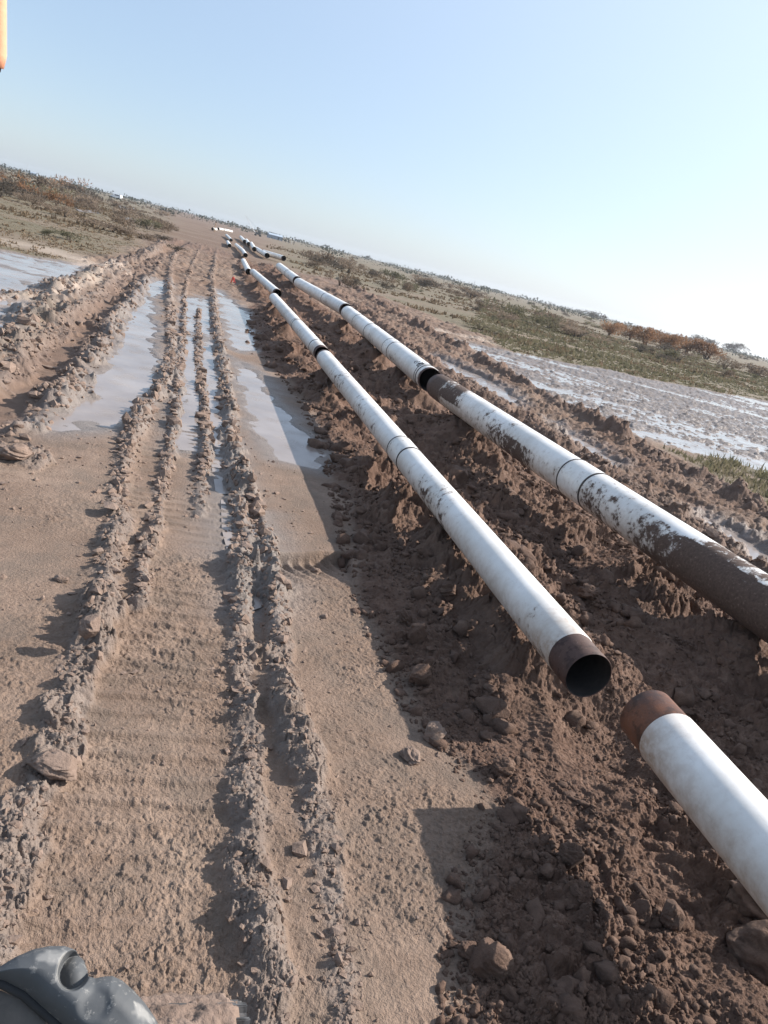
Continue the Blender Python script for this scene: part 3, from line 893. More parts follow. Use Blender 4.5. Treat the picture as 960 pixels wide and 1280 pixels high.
def area_berm(n):
    r = 2.0 + 24 * rng.random(n * 3) ** 1.9; a = rng.uniform(-.15, .75, n * 3) + HEAD * 0
    x = r * np.sin(a + .2); y = r * np.cos(a + .2)
    d1, _ = pdist(x.astype(np.float32), y.astype(np.float32), P1LINE); d2, _ = pdist(x.astype(np.float32), y.astype(np.float32), P2LINE)
    k = (sdf(x.astype(np.float32), y.astype(np.float32), BERM) > -.12) & (d1 > .17) & (d2 > .26)
    return x[k][:n].astype(np.float32), y[k][:n].astype(np.float32)


def area_flat(n):
    r = 1.7 + 16 * rng.random(n) ** 1.8; a = rng.uniform(-.62, .55, n) + HEAD
    return (r * np.sin(a)).astype(np.float32), (r * np.cos(a)).astype(np.float32)


crumbs('soil_crumbs', 17000, area_berm, .007, .075, M['clod_dark'], 'dark crumbled soil lying loose over the bank under the pipes', 3.1, lambda w, b, r, x, y: .25 + .75 * (vn(x / .35, y / .35, 5) > .42), 2)
crumbs('mud_crumbs', 24000, area_flat, .004, .026, M['clod_pale'], 'pale dried mud crumbs scattered over the flat and the rut ridges', 2.7,
       lambda w, b, r, x, y: np.clip(.28 * (vn(x / .5, y / .5, 8) > .5) + .9 * r - b, 0, 1) * (1 - .9 * w * (r < .3)), 1)


def area_ridge(n):
    xs, ys = [], []
    wts = []
    for P, hgt, w, lump in RIDGES:
        for i in range(len(P) - 1):
            a, b = P[i], P[i + 1]; r = np.hypot(*((a + b) / 2)); L = np.hypot(*(b - a))
            if r > 60: continue
            wts.append((a, b, w, L * (.5 + w * 3) / max(r, 3) ** 1.0))
    t = np.array([q[3] for q in wts]); t /= t.sum()
    for (a, b, w, _), k in zip(wts, rng.multinomial(n, t)):
        u = rng.random(k); p = a + (b - a) * u[:, None] + rng.normal(0, w * .65, (k, 2))
        xs.append(p[:, 0]); ys.append(p[:, 1])
    return np.concatenate(xs).astype(np.float32), np.concatenate(ys).astype(np.float32)


crumbs('rut_crumbs', 18000, area_ridge, .008, .045, M['clod_pale'], 'crumbled grey brown mud heaped along the rut ridges', 3.1, lambda w, b, r, x, y: (1 - .8 * b) * (.35 + .65 * (vn(x / .3, y / .3, 6) > .4)), 1)


# ------------------------------------------------------------------ grass and weeds
def blades(name, n, area, hmin, hmax, mat, label, dens):
    xs, ys = area(n)
    z, wet, berm, pale, grass, ridge = terrain(xs, ys, False)
    k = rng.random(len(xs)) < dens(grass, xs, ys) * (wet < .5)
    xs, ys, z = xs[k], ys[k], z[k]; n = len(xs)
    rad = np.hypot(xs, ys)
    tall = .4 + 1.2 * vn(xs / 3.0, ys / 3.0, 77) ** 2
    h = rng.uniform(hmin, hmax, n) * tall
    w = np.clip(rad * .0011, .008, .10) * rng.uniform(.7, 1.5, n)
    B = 5
    xs = np.repeat(xs, B) + rng.normal(0, .07, n * B); ys = np.repeat(ys, B) + rng.normal(0, .07, n * B); z = np.repeat(z, B) - .01
    h = np.repeat(h, B) * rng.uniform(.5, 1.2, n * B); w = np.repeat(w, B); a = rng.random(n * B) * 6.283
    lx = rng.normal(0, .35, n * B) * h; ly = rng.normal(0, .35, n * B) * h
    ca, sa = np.cos(a) * w, np.sin(a) * w
    V = np.stack([np.stack([xs - ca, ys - sa, z], 1), np.stack([xs + ca, ys + sa, z], 1), np.stack([xs + ca * .5 + lx * .5, ys + sa * .5 + ly * .5, z + h * .6], 1), np.stack([xs - ca * .3 + lx, ys - sa * .3 + ly, z + h], 1)], 1)
    F = np.arange(n * B * 4).reshape(-1, 4)
    prop(link(name, npmesh(name, V.reshape(-1, 3), F, mat, False)), label, 'grass', None, 'stuff')
    print(name, n)


def area_right(n):
    r = 10 + 110 * rng.random(n) ** 1.4; a = rng.uniform(.05, .55, n) + HEAD
    return (r * np.sin(a)).astype(np.float32), (r * np.cos(a)).astype(np.float32)


def area_left(n):
    r = 22 + 110 * rng.random(n) ** 1.3; a = rng.uniform(-.60, -.22, n) + HEAD
    return (r * np.sin(a)).astype(np.float32), (r * np.cos(a)).astype(np.float32)


def area_wide(n):
    r = 30 + 170 * rng.random(n) ** 1.2; a = rng.uniform(-.62, .6, n) + HEAD
    return (r * np.sin(a)).astype(np.float32), (r * np.cos(a)).astype(np.float32)


blades('grass', 22000, area_right, .05, .22, M['grass'], 'short green and straw grass over the field on the right', lambda g, x, y: sm(.25, .8, g))
blades('grass', 12000, area_left, .02, .09, M['dry'], 'patchy straw coloured grass beyond the left puddles', lambda g, x, y: sm(.3, .8, g))
blades('dry_weeds', 26000, area_wide, .08, .34, M['dry'], 'straw brown dry weeds scattered through both fields', lambda g, x, y: sm(.3, .9, g) * (vn(x / 6, y / 6, 78) > .5) * sm(36, 55, np.hypot(x, y)))


# ------------------------------------------------------------------ shrubs
def shrub_mesh(name, seed, n, w, h, leaf, mat, ragged=.5):
    r = np.random.default_rng(seed)
    nc = 9
    cc = np.stack([r.normal(0, .38, nc) * w, r.normal(0, .38, nc) * w, h * r.uniform(.25, .8, nc)], 1)
    cs = r.uniform(.16, .42, nc)
    id_ = r.integers(0, nc, n)
    q = r.normal(size=(n, 3)); q /= np.linalg.norm(q, axis=1)[:, None]
    q *= (r.random(n) ** .45)[:, None]
    C = cc[id_] + q * cs[id_][:, None] * np.array([w, w, h * .75])
    C[:, 2] = np.clip(C[:, 2], .03 * h, None)
    up = np.array([0, 0, 1.0])
    d = q + up * .5 + r.normal(0, ragged, (n, 3)); d /= np.linalg.norm(d, axis=1)[:, None]
    s = np.cross(d, r.normal(size=(n, 3))); s /= np.linalg.norm(s, axis=1)[:, None]
    L = leaf * r.uniform(.6, 1.7, n)[:, None]; Wd = leaf * .30 * r.uniform(.6, 1.4, n)[:, None]
    V = np.stack([C - s * Wd * .4, C + s * Wd * .4, C + d * L * .6 + s * Wd, C + d * L * 1.2], 1)
    return npmesh(name, V.reshape(-1, 3), np.arange(n * 4).reshape(-1, 4), mat, False)


def stems_mesh(name, seed, w, h, mat, trunk=False):
    r = random.Random(seed); mb = MB()
    for k in range(3 if trunk else 7):
        a = r.random() * 6.283; e = r.uniform(.15, .45) * w
        p = [(0.04 * math.cos(a) * w, .04 * math.sin(a) * w, -.05), (e * .4 * math.cos(a), e * .4 * math.sin(a), h * .3), (e * math.cos(a + .3), e * math.sin(a + .3), h * .75)]
        mb.tube(p, [.05 * w if trunk else .022 * w, .03 * w if trunk else .015 * w, .006 * w], 5)
    bm = mb.bm; bmesh.ops.recalc_face_normals(bm, faces=bm.faces)
    me = bpy.data.meshes.new(name); bm.to_mesh(me); bm.free(); me.materials.append(mat)
    return me


KINDS = {}
for kn, mt in (('brown', 'sh_brown'), ('olive', 'sh_olive'), ('dark', 'sh_dark'), ('orange', 'sh_orange')):
    KINDS[kn] = [(shrub_mesh('foliage', 300 + 13 * v + len(kn), 620, 1.0, .8, .095, M[mt], .6), stems_mesh('stems', 40 + v, 1.0, .8, M['bark'])) for v in range(3)]
KTREE = [(shrub_mesh('crown', 900 + v, 1500, 1.0, .95, .085, M['sh_orange'], .5), stems_mesh('trunk', 80 + v, 1.0, .8, M['bark'], True)) for v in range(3)]


def shrub(px_, py_, wpx, hpx, kind, label, group, var=0, parts=True, name='shrub'):
    g0 = at(px_, py_)
    z0 = float(terrain(np.array([g0[0]]), np.array([g0[1]]), False)[0][0])
    dist = float(np.linalg.norm(g0 - np.array([0, 0, CAM_H])))
    w = wpx * dist / FPX; h = hpx * dist / FPX / .8
    fol, st = (KTREE if kind == 'tree' else KINDS[kind])[var % 3]
    if parts:
        o = empty('orange_tree' if kind == 'tree' else name, (g0[0], g0[1], z0), label, 'tree' if kind == 'tree' else 'shrub', group, (0, 0, random.random() * 6.28))
        a = link('crown' if kind == 'tree' else 'foliage', fol, o); b = link('trunk' if kind == 'tree' else 'stems', st, o)
        o.scale = (w, w, h)
    else:
        o = link(name, fol, None, (g0[0], g0[1], z0), (0, 0, random.random() * 6.28)); o.scale = (w, w, h)
        prop(o, label, 'shrub', group)
    return o


LEFTG = 'scrub bushes on the plain left of the track'
for i, (a, b, w, h, k, lab) in enumerate([
    (14, 243, 34, 22, 'orange', 'orange brown bush at the left edge, largest of the autumn coloured ones'),
    (28, 250, 30, 14, 'dark', 'dark grey bush in front of the large orange bush at the left edge'),
    (0, 246, 26, 18, 'dark', 'dark leafless bush cut by the left edge'),
    (45, 243, 34, 22, 'brown', 'broad brown bush right of the large orange bush'),
    (70, 258, 20, 17, 'orange', 'small orange bush standing in front of the broad brown one'),
    (63, 250, 22, 14, 'olive', 'olive bush beside the small orange bush'),
    (88, 240, 22, 15, 'orange', 'orange bush further back near the horizon at left'),
    (104, 248, 26, 14, 'dark', 'dark bush right of the far orange bush at left'),
    (81, 272, 18, 12, 'brown', 'low reddish brown bush below the small orange bush'),
    (120, 285, 34, 9, 'brown', 'long low brown bush left of the bright far puddles'),
    (140, 291, 30, 9, 'brown', 'low brown bush in front of the bright far puddles'),
    (162, 296, 18, 8, 'brown', 'dark ragged bush at the bend of the left track'),
    (185, 287, 22, 12, 'olive', 'olive bush right of the bright far puddles'),
    (178, 299, 24, 8, 'brown', 'brown bush under the olive bush at the track bend'),
    (200, 306, 18, 7, 'dark', 'dark clump between the two tracks where they meet'),
    (222, 317, 18, 6, 'dark', 'dark clump at the head of the main track'),
    (60, 295, 14, 8, 'olive', 'low green bush on the grass beyond the left puddle'),
    (86, 300, 22, 10, 'olive', 'low green bush nearer the end of the pale crust'),
]): shrub(a, b, w, h, k, lab, LEFTG, i)
RIGHTG = 'scrub bushes on the plain right of the pipes'
for i, (a, b, w, h, k, lab) in enumerate([
    (388, 326, 18, 13, 'brown', 'brown round bush right of the far people'),
    (416, 334, 26, 16, 'brown', 'broad reddish bush on the skyline right of the crooked pipe'),
    (436, 342, 22, 14, 'brown', 'brown bush second right of the crooked pipe'),
    (490, 349, 22, 11, 'olive', 'small yellowish bush on the bare strip right of the brown bushes'),
    (425, 358, 20, 15, 'brown', 'nearer brown bush beside the big pipe line'),
    (442, 362, 14, 13, 'dark', 'dark spiky bush beside the nearer brown bush'),
    (530, 358, 36, 11, 'brown', 'long brown bush under the skyline right of the yellowish bush'),
    (588, 372, 40, 11, 'brown', 'long brown bush further right under the skyline'),
    (640, 402, 36, 22, 'olive', 'tall olive reeds in the right field'),
    (686, 410, 40, 20, 'brown', 'reddish brown reeds in the right field'),
    (720, 422, 44, 13, 'brown', 'low brown reeds right of the reddish ones'),
    (600, 412, 44, 10, 'olive', 'low green bush near the marsh in the right field'),
    (800, 440, 20, 10, 'dark', 'dark green bush in front of the orange tree row'),
    (846, 452, 26, 13, 'olive', 'green bush in front of the orange tree row'),
    (905, 462, 22, 13, 'brown', 'brown bush right of the orange tree row'),
    (945, 470, 30, 13, 'brown', 'reddish bush at the right edge below the skyline'),
    (876, 432, 24, 12, 'dark', 'dark bush on the skyline behind the orange trees'),
    (918, 442, 22, 12, 'dark', 'dark bush on the skyline right of the orange trees'),
    (740, 398, 22, 9, 'dark', 'dark bush on the skyline left of the orange trees'),
]): shrub(a, b, w, h, k, lab, RIGHTG, i)
for i, (a, b, w, h, lab) in enumerate([
    (760, 420, 22, 15, 'single orange tree standing left of the orange tree row'),
    (786, 425, 20, 15, 'first tree at the left end of the orange row'),
    (806, 431, 26, 19, 'tall second tree of the orange row, leafy and round'),
    (830, 437, 26, 18, 'middle tree of the orange row'),
    (856, 442, 26, 16, 'fourth tree of the orange row, a little lower'),
    (882, 449, 28, 18, 'brightest orange tree at the right end of the row')]):
    shrub(a, b, w, h, 'tree', lab, 'orange trees on the right plain', i)
# scattered scrub, each bush a thing
def scatter(n, xr, k0, k1, kinds, label, group, wr, ang=None):
    c = 0
    while c < n:
        xx = random.uniform(*xr); kk = k0 * (k1 / k0) ** random.random()
        yy = 205 + xx * .2531 + kk
        hr = (2400 / kk)
        if kk < 13 and (130 < xx < 160 or 194 < xx < 214): continue
        if abs(at(xx, yy)[0] - 1) < 7 + at(xx, yy)[1] * .03 and 225 < xx < 420: continue
        hm = random.uniform(.35, 1.3)
        wpx = random.uniform(*wr) * hm * FPX / hr
        shrub(xx, yy, wpx, hm * FPX / hr, random.choice(kinds), label, group, c, False)
        c += 1


scatter(80, (-20, 250), 4.5, 46, ['brown', 'brown', 'brown', 'brown', 'dark'], 'low weathered bush scattered in the scrub left of the track', 'scattered scrub left of the track', (1.2, 2.2))
scatter(120, (390, 990), 4.5, 38, ['brown', 'olive', 'dark', 'brown'], 'low weathered bush scattered in the scrub right of the pipes', 'scattered scrub right of the pipes', (1.3, 2.6))


# far belt of scrub against the skyline: one mass
def belt():
    n = 30000
    r_ = rng.uniform(330, 1150, n); a = rng.uniform(-.72, .72, n) + HEAD
    cl = vn(a * 60, r_ / 60, 3) + .5 * vn(a * 200, r_ / 40, 4)
    k = cl > .62; r_, a, cl = r_[k], a[k], cl[k]; n = len(r_)
    x, y = r_ * np.sin(a), r_ * np.cos(a)
    z = terrain(x, y, False)[0]
    hh = np.clip((cl - .5) * 3.2, .5, 3.2) * np.clip(r_ / 600, .8, 1.5)
    C = np.stack([x + rng.normal(0, 1, n), y + rng.normal(0, 1, n), z + hh * rng.random(n)], 1)
    q = rng.normal(size=(n, 3)); q[:, 2] = np.abs(q[:, 2]); q /= np.linalg.norm(q, axis=1)[:, None]
    s = np.cross(q, rng.normal(size=(n, 3))); s /= np.linalg.norm(s, axis=1)[:, None]
    L = (hh * .5 * rng.uniform(.5, 1.3, n))[:, None]
    V = np.stack([C - s * L * .6, C - q * L * .2 + s * L * .3, C + q * L * .5 + s * L * .5, C + q * L], 1)
    prop(link('far_scrub', npmesh('far_scrub', V.reshape(-1, 3), np.arange(n * 4).reshape(-1, 4), M['sh_far'], False)), 'blue grey line of scrub and trees all along the horizon', 'scrub', None, 'stuff')


M['sh_far'] = mk_leaf('far_brush', [(.25, (.05, .055, .04)), (.5, (.08, .08, .055)), (.75, (.11, .10, .075))], .1)
belt()

# ------------------------------------------------------------------ small far things
M['white'] = mk_plain('white_paint', (.78, .78, .78), .35, .05, 3, bmp=0)
M['glass'] = mk_plain('dark_glass', (.02, .022, .025), .08, .1, 3, spec=.6, bmp=0)
M['black'] = mk_plain('black_rubber', (.025, .025, .026), .75, .3, 15)
M['charcoal'] = mk_plain('dark_paint', (.05, .055, .06), .5, .2, 5, bmp=0)
M['red'] = mk_plain('red_ribbon', (.55, .06, .05), .6, .2, 15)
M['wood'] = mk_plain('stake_wood', (.3, .2, .12), .8, .3, 15)
M['shed'] = mk_plain('pale_sheet', (.22, .27, .33), .5, .08, .6, bmp=0)
M['roof'] = mk_plain('roof_sheet', (.30, .36, .43), .5, .08, .6, bmp=0)
M['mast'] = mk_plain('galvanised', (.4, .41, .43), .5, .1, 5, metal=.4, bmp=0)
M['cloth'] = mk_plain('dark_cloth', (.03, .03, .038), .9, .3, 8)
M['skin'] = mk_plain('skin', (.3, .18, .12), .6, .1, 8, bmp=0)


def far_base(px_, py_):
    g0 = at(px_, py_); z0 = float(terrain(np.array([g0[0]]), np.array([g0[1]]), False)[0][0])
    return Vector((g0[0], g0[1], z0))


def vehicle(px_, py_, yaw, paint, label, pick, sc=1.0):
    o = empty('pickup' if pick else 'car', far_base(px_, py_), label, 'vehicle', None, (0, 0, yaw)); o.scale = (sc,) * 3
    # side profile extruded across
    if pick: prof = [(-2.5, .45), (-2.5, 1.05), (-.6, 1.1), (-.5, 1.75), (.65, 1.78), (1.25, 1.15), (2.4, 1.0), (2.5, .5)]
    else: prof = [(-2.3, .4), (-2.35, 1.2), (-2.1, 1.85), (.5, 1.9), (1.2, 1.2), (2.2, 1.05), (2.3, .45)]
    mb = MB(); W = .9
    L_ = [mb.bm.verts.new((-W * (.86 if z > 1.4 else 1), y, z)) for y, z in prof]; R_ = [mb.bm.verts.new((W * (.86 if z > 1.4 else 1), y, z)) for y, z in prof]
    mb.bm.faces.new(L_); mb.bm.faces.new(R_[::-1])
    for i in range(len(prof)): mb.bm.faces.new((L_[i], R_[i], R_[(i + 1) % len(prof)], L_[(i + 1) % len(prof)]))
    bmesh.ops.bevel(mb.bm, geom=list(mb.bm.edges), offset=.05, segments=2, affect='EDGES')
    mb.build('body', paint, o, False)
    for sx in (-1, 1):
        MB().box((sx * .87, 0 if pick else -.7, 1.42), (.06, .8 if pick else 2.0, .38)).build('side_window', M['glass'], o)
    rx = Matrix.Rotation(math.radians(-50), 3, 'X')
    MB().box((0, .98 if pick else .88, 1.5), (1.4, .05, .6), Matrix.Rotation(math.radians(42), 3, 'X')).build('windscreen', M['glass'], o)
    for sx in (-1, 1):
        for yy in (-1.5, 1.5):
            w = MB(); w.tube([(sx * .72, yy, .36), (sx * .95, yy, .36)], .36, 16).build('wheel', M['black'], o)
        MB().box((sx * .65, 2.32 if not pick else 2.46, .85), (.3, .06, .16)).build('headlight', M['mast'], o)
    return o


vehicle(145, 248.6, math.radians(70), M['white'], 'white car with dark windows parked near the horizon on the left', False, 1.15)
vehicle(204, 264.3, math.radians(75), M['charcoal'], 'dark pickup near the horizon between the white car and the pipes', True, .8)


def person(px_, py_, hgt, label, phase, cloth):
    vs = [(0, 0, .92), (0, 0, 1.15), (0, 0, 1.38), (0, .01, 1.5), (0, .02, 1.62), (0, .02, 1.74),
          (.09, 0, .88), (.11, .06 * phase, .48), (.12, -.04 * phase, .06), (.12, .1, .03), (-.09, 0, .88), (-.11, -.06 * phase, .48), (-.12, .06 * phase, .06), (-.12, .16, .03),
          (.19, 0, 1.38), (.25, -.03, 1.1), (.25, .08, .86), (-.19, 0, 1.38), (-.25, .02, 1.1), (-.24, .12, .88)]
    ed = [(0, 1), (1, 2), (2, 3), (3, 4), (4, 5), (0, 6), (6, 7), (7, 8), (8, 9), (0, 10), (10, 11), (11, 12), (12, 13), (2, 14), (14, 15), (15, 16), (2, 17), (17, 18), (18, 19)]
    rd = [.15, .14, .15, .06, .1, .08, .09, .065, .045, .04, .09, .065, .045, .04, .07, .05, .04, .07, .05, .04]
    me = bpy.data.meshes.new('person'); me.from_pydata(vs, ed, []); me.materials.append(cloth)
    o = link('person', me, None, far_base(px_, py_), (0, 0, phase * 1.7 + 2)); o.scale = (hgt / 1.8,) * 3
    md = o.modifiers.new('skin', 'SKIN')
    for i, r_ in enumerate(rd): me.skin_vertices[0].data[i].radius = (r_, r_)
    me.skin_vertices[0].data[0].use_root = True
    o.modifiers.new('sub', 'SUBSURF').levels = 1
    prop(o, label, 'person', 'far people standing on the plain')


M['cloth_l'] = mk_plain('pale_cloth', (.5, .48, .46), .9, .15, 8)
for x_, y_, h_, lab, ph, cl_ in [(352, 302.0, 1.85, 'far person in dark clothes, leftmost of the group on the skyline', .5, 'cloth'), (356.5, 303.0, 1.75, 'far person in dark clothes, second of the group on the skyline', -.6, 'cloth'),
                           (360.5, 304.0, 1.8, 'far person in dark clothes in the middle of the group', .9, 'cloth'), (364, 305.0, 1.6, 'far person in pale clothes, right of the dark clothed group', -.9, 'cloth_l'),
                           (367, 306.0, 1.5, 'far person in dark clothes, rightmost of the group on the skyline', .3, 'cloth')]:
    person(x_, y_, h_, lab, ph, M[cl_])


def shed(px_, py_, w, d, h, yaw, label, mw, mr):
    o = empty('shed', far_base(px_, py_), label, 'shed', None, (0, 0, yaw))
    MB().box((0, 0, h * .35), (w, d, h * .7)).build('wall', mw, o)
    mb = MB(); v = []
    for x_ in (-w * .53, w * .53):
        v.append([mb.bm.verts.new((x_, -d * .56, h * .68)), mb.bm.verts.new((x_, 0, h)), mb.bm.verts.new((x_, d * .56, h * .68)), mb.bm.verts.new((x_, d * .5, h * .7 + .004)), mb.bm.verts.new((x_, -d * .5, h * .7 + .004))])
    mb.bm.faces.new(v[0]); mb.bm.faces.new(v[1][::-1])
    for i in range(5): mb.bm.faces.new((v[0][i], v[0][(i + 1) % 5], v[1][(i + 1) % 5], v[1][i]))
    mb.build('roof', mr, o)
    MB().box((w * .2, -d * .5 - .03, h * .25), (w * .14, .05, h * .5)).build('door', M['charcoal'], o)


shed(343, 299.0, 6.5, 4, 2.4, .2, 'pale blue grey shed left of the far people', M['shed'], M['roof'])
shed(41, 219.0, 7.0, 4, 2.6, -.1, 'pale blue shed on the skyline under the thin mast at left', M['shed'], M['roof'])
b0 = far_base(371, 301.5)
shed(371, 302.0, 5.0, 3.5, 3.4, .1, 'small grey block house on the skyline right of the far people', M['mast'], M['mast'])

# thin mast, crane boom, marker post
def mast(px_, py_, h, label, name='mast'):
    b = far_base(px_, py_); o = empty(name, b, label, 'mast')
    mb = MB()
    for k in range(3):
        a = k * 2.094; mb.tube([(.22 * math.cos(a), .22 * math.sin(a), 0), (.05 * math.cos(a), .05 * math.sin(a), h)], .035, 5)
    n = int(h / .5)
    for j in range(n):
        f0_, f1_ = j / n, (j + 1) / n
        r0, r1 = .22 - .17 * f0_, .22 - .17 * f1_
        a = j * 2.094; a2_ = a + 2.094
        mb.tube([(r0 * math.cos(a), r0 * math.sin(a), h * f0_), (r1 * math.cos(a2_), r1 * math.sin(a2_), h * f1_)], .018, 4)
    mb.build('lattice', M['mast'], o)
    MB().box((0, 0, .05), (.8, .8, .12), None, .02).build('footing', M['mast'], o)


mast(33.5, 217.5, 8.0, 'thin lattice mast on the skyline at far left')
mast(591, 361.5, 4.0, 'short thin mast on the skyline above the right field')


def crane():
    b = far_base(322, 295); o = empty('pipelayer_crane', b, 'crane with a thin boom leaning left above the far pipe ends', 'crane', None, (0, 0, .2))
    for sx in (-1, 1):
        MB().box((sx * .95, 0, .4), (.5, 2.6, .7), None, .2).build('crawler_track', M['black'], o)
    MB().box((0, -.2, 1.05), (1.5, 2.0, .8), None, .08).build('engine_body', M['charcoal'], o)
    MB().box((.2, -.6, 1.8), (.9, .9, .9), None, .05).build('cab', M['charcoal'], o)
    e = Vector((-5.2, 0, 5.6))
    mb = MB()
    for q in (-.12, .12): mb.tube([(-1.0, q * 3, .9), (-1.0 + e.x, q * .5, .9 + e.z)], .05, 6)
    for k in range(12):
        f_ = k / 12; g_ = (k + 1) / 12; s_ = 1 if k % 2 else -1
        mb.tube([(-1.0 + e.x * f_, s_ * (.36 - .3 * f_), .9 + e.z * f_), (-1 + e.x * g_, -s_ * (.36 - .3 * g_), .9 + e.z * g_)], .025, 4)
    mb.build('boom', M['mast'], o)
    MB().tube([(-1 + e.x, 0, .9 + e.z), (.2, 0, 2.2)], .02, 4).build('cable', M['black'], o)


crane()
b = far_base(268, 289.5)
o = empty('marker_post', b, 'dark upright post behind the leftmost crosswise far pipe', 'post')
MB().tube([(0, 0, -.2), (.02, 0, 1.0), (0, .02, 2.0)], [.09, .08, .07], 8).build('post_shaft', M['wood'], o)
MB().box((0, 0, 1.9), (.34, .06, .2), None, .01).build('board', M['charcoal'], o)

# red ribbon marker
b = far_base(288.5, 357); b.z = float(ground_z(b.x, b.y)[0])
o = empty('survey_stake', b, 'short stake tied with red ribbon beside the thin left pipe line', 'stake')
MB().tube([(0, 0, -.05), (.02, 0, .2), (.05, .01, .42)], [.016, .015, .012], 7).build('stake', M['wood'], o)
mb = MB()
for k, (dx, dz, l) in enumerate([(.10, .0, .22), (-.06, -.04, .26), (.03, -.02, .20)]):
    x0, z0 = .045, .40
    P = [(x0, 0, z0), (x0 + dx * .5, .01 * k, z0 + .03 - l * .2), (x0 + dx * .8, .02 * k, z0 - l * .6), (x0 + dx * 1.2, .02, z0 - l)]
    for A_, B_ in zip(P, P[1:]):
        for yy in (-.003, .003): pass
        a_, b_ = Vector(A_), Vector(B_)
        vv = [mb.bm.verts.new(q) for q in (a_ + Vector((-.018, 0, 0)), a_ + Vector((.018, .012, 0)), b_ + Vector((.018, .012, 0)), b_ + Vector((-.018, 0, 0)), a_ + Vector((-.018, .004, 0)), a_ + Vector((.018, .016, 0)), b_ + Vector((.018, .016, 0)), b_ + Vector((-.018, .004, 0)))]
        for q in ((0, 1, 2, 3), (7, 6, 5, 4), (0, 4, 5, 1), (1, 5, 6, 2), (2, 6, 7, 3), (3, 7, 4, 0)): mb.bm.faces.new([vv[i] for i in q])
mb.tube([(.02, 0, .36), (.05, 0, .42)], .028, 8)
mb.build('ribbon', M['red'], o)

# ------------------------------------------------------------------ parts of the machine the photographer stands on
M['shoe'] = mk_rust('track_steel', (.10, .10, .105), (.24, .235, .23)); M['shoe'].node_tree.nodes['Principled BSDF'].inputs['Metallic'].default_value = .7


def crawler():
    fr = at(304, 1249, .60)
    xr = float(fr[0])
    R_ = .33; cz = .36; cy = float(fr[1]) - .271; W = .62
    o = empty('crawler_track', (xr - W / 2, cy, 0.0), 'muddy steel crawler track of the machine at the bottom edge', 'crawler track')
    # muddy drum body inside
    n = 11
    for k in range(n):
        a = math.radians(-75 + k * 255 / n)      # angle up from +Y
        if a > math.radians(150): break
        ca, sa = math.cos(a), math.sin(a)
        rot = Matrix.Rotation(a, 3, 'X')
        mb = MB()
        c = Vector((0, ca * R_, cz + sa * R_))
        mb.box(c, (W, .014, .165), rot, .003)
        for q in (-.065, 0, .065):
            cc = c + rot @ Vector((0, .017, q))
            mb.box(cc, (W, .022, .012), rot, .003)
        mb.build('track_shoe', M['shoe'], o)
    mb = MB(); mb.tube([(-W * .3, 0, cz), (W * .3, 0, cz)], R_ - .03, 32); mb.build('idler_wheel', M['shoe'], o)
    # mud caked over the shoes
    nu, nv = 90, 150
    A = np.linspace(math.radians(-60), math.radians(150), nv); U = np.linspace(-W / 2 + .008, W / 2 - .012, nu)
    AA, UU = np.meshgrid(A, U, indexing='ij')
    ar = (AA * R_).ravel().astype(np.float32); uu = UU.ravel().astype(np.float32)
    hgt = .026 + .012 * fbm(uu * .35, ar, .06, 501, 4) + chunks(uu * .5, ar, .04, 503) * .014 + chunks(uu, ar, .02, 504) * .012
    hgt -= .05 * sm(W / 2 - .04, W / 2 - .006, uu + .03 * fbm(uu, ar, .05, 505, 3))
    rr = R_ + .006 + hgt
    V = np.stack([uu, np.cos(ar / R_) * rr, cz + np.sin(ar / R_) * rr], 1)
    i = np.arange(nu * nv).reshape(nv, nu)
    f = np.stack([i[:-1, :-1], i[1:, :-1], i[1:, 1:], i[:-1, 1:]], -1).reshape(-1, 4)
    link('caked_mud', npmesh('caked_mud', V, f, M['clod_pale'], True), o)
    return o


crawler()


def mk_guard():
    m, nt, b = mat_new('dusty_grey_plastic', .5, (.1, .11, .12), .45)
    o = objvec(nt)
    n1 = noise(nt, o, 9, 5, .65); n2 = noise(nt, o, 90, 4, .7); n3 = noise(nt, o, 22, 3, .5)
    c = ramp(nt, n1, [(.3, (.052, .056, .060)), (.7, (.092, .098, .104))])
    c = mix(nt, math_(nt, 'MULTIPLY', ramp(nt, n3, [(.6, 0.0), (.68, 1.0)]), .5), c, (.33, .32, .30))
    c = mix(nt, math_(nt, 'MULTIPLY', ramp(nt, n2, [(.58, 0.0), (.68, 1.0)]), .5), c, (.30, .29, .27))
    nt.links.new(c, b.inputs['Base Color'])
    nt.links.new(ramp(nt, n1, [(.3, .6), (.7, .85)]), b.inputs['Roughness'])
    bump(nt, b, n2, .1, .003)
    return m


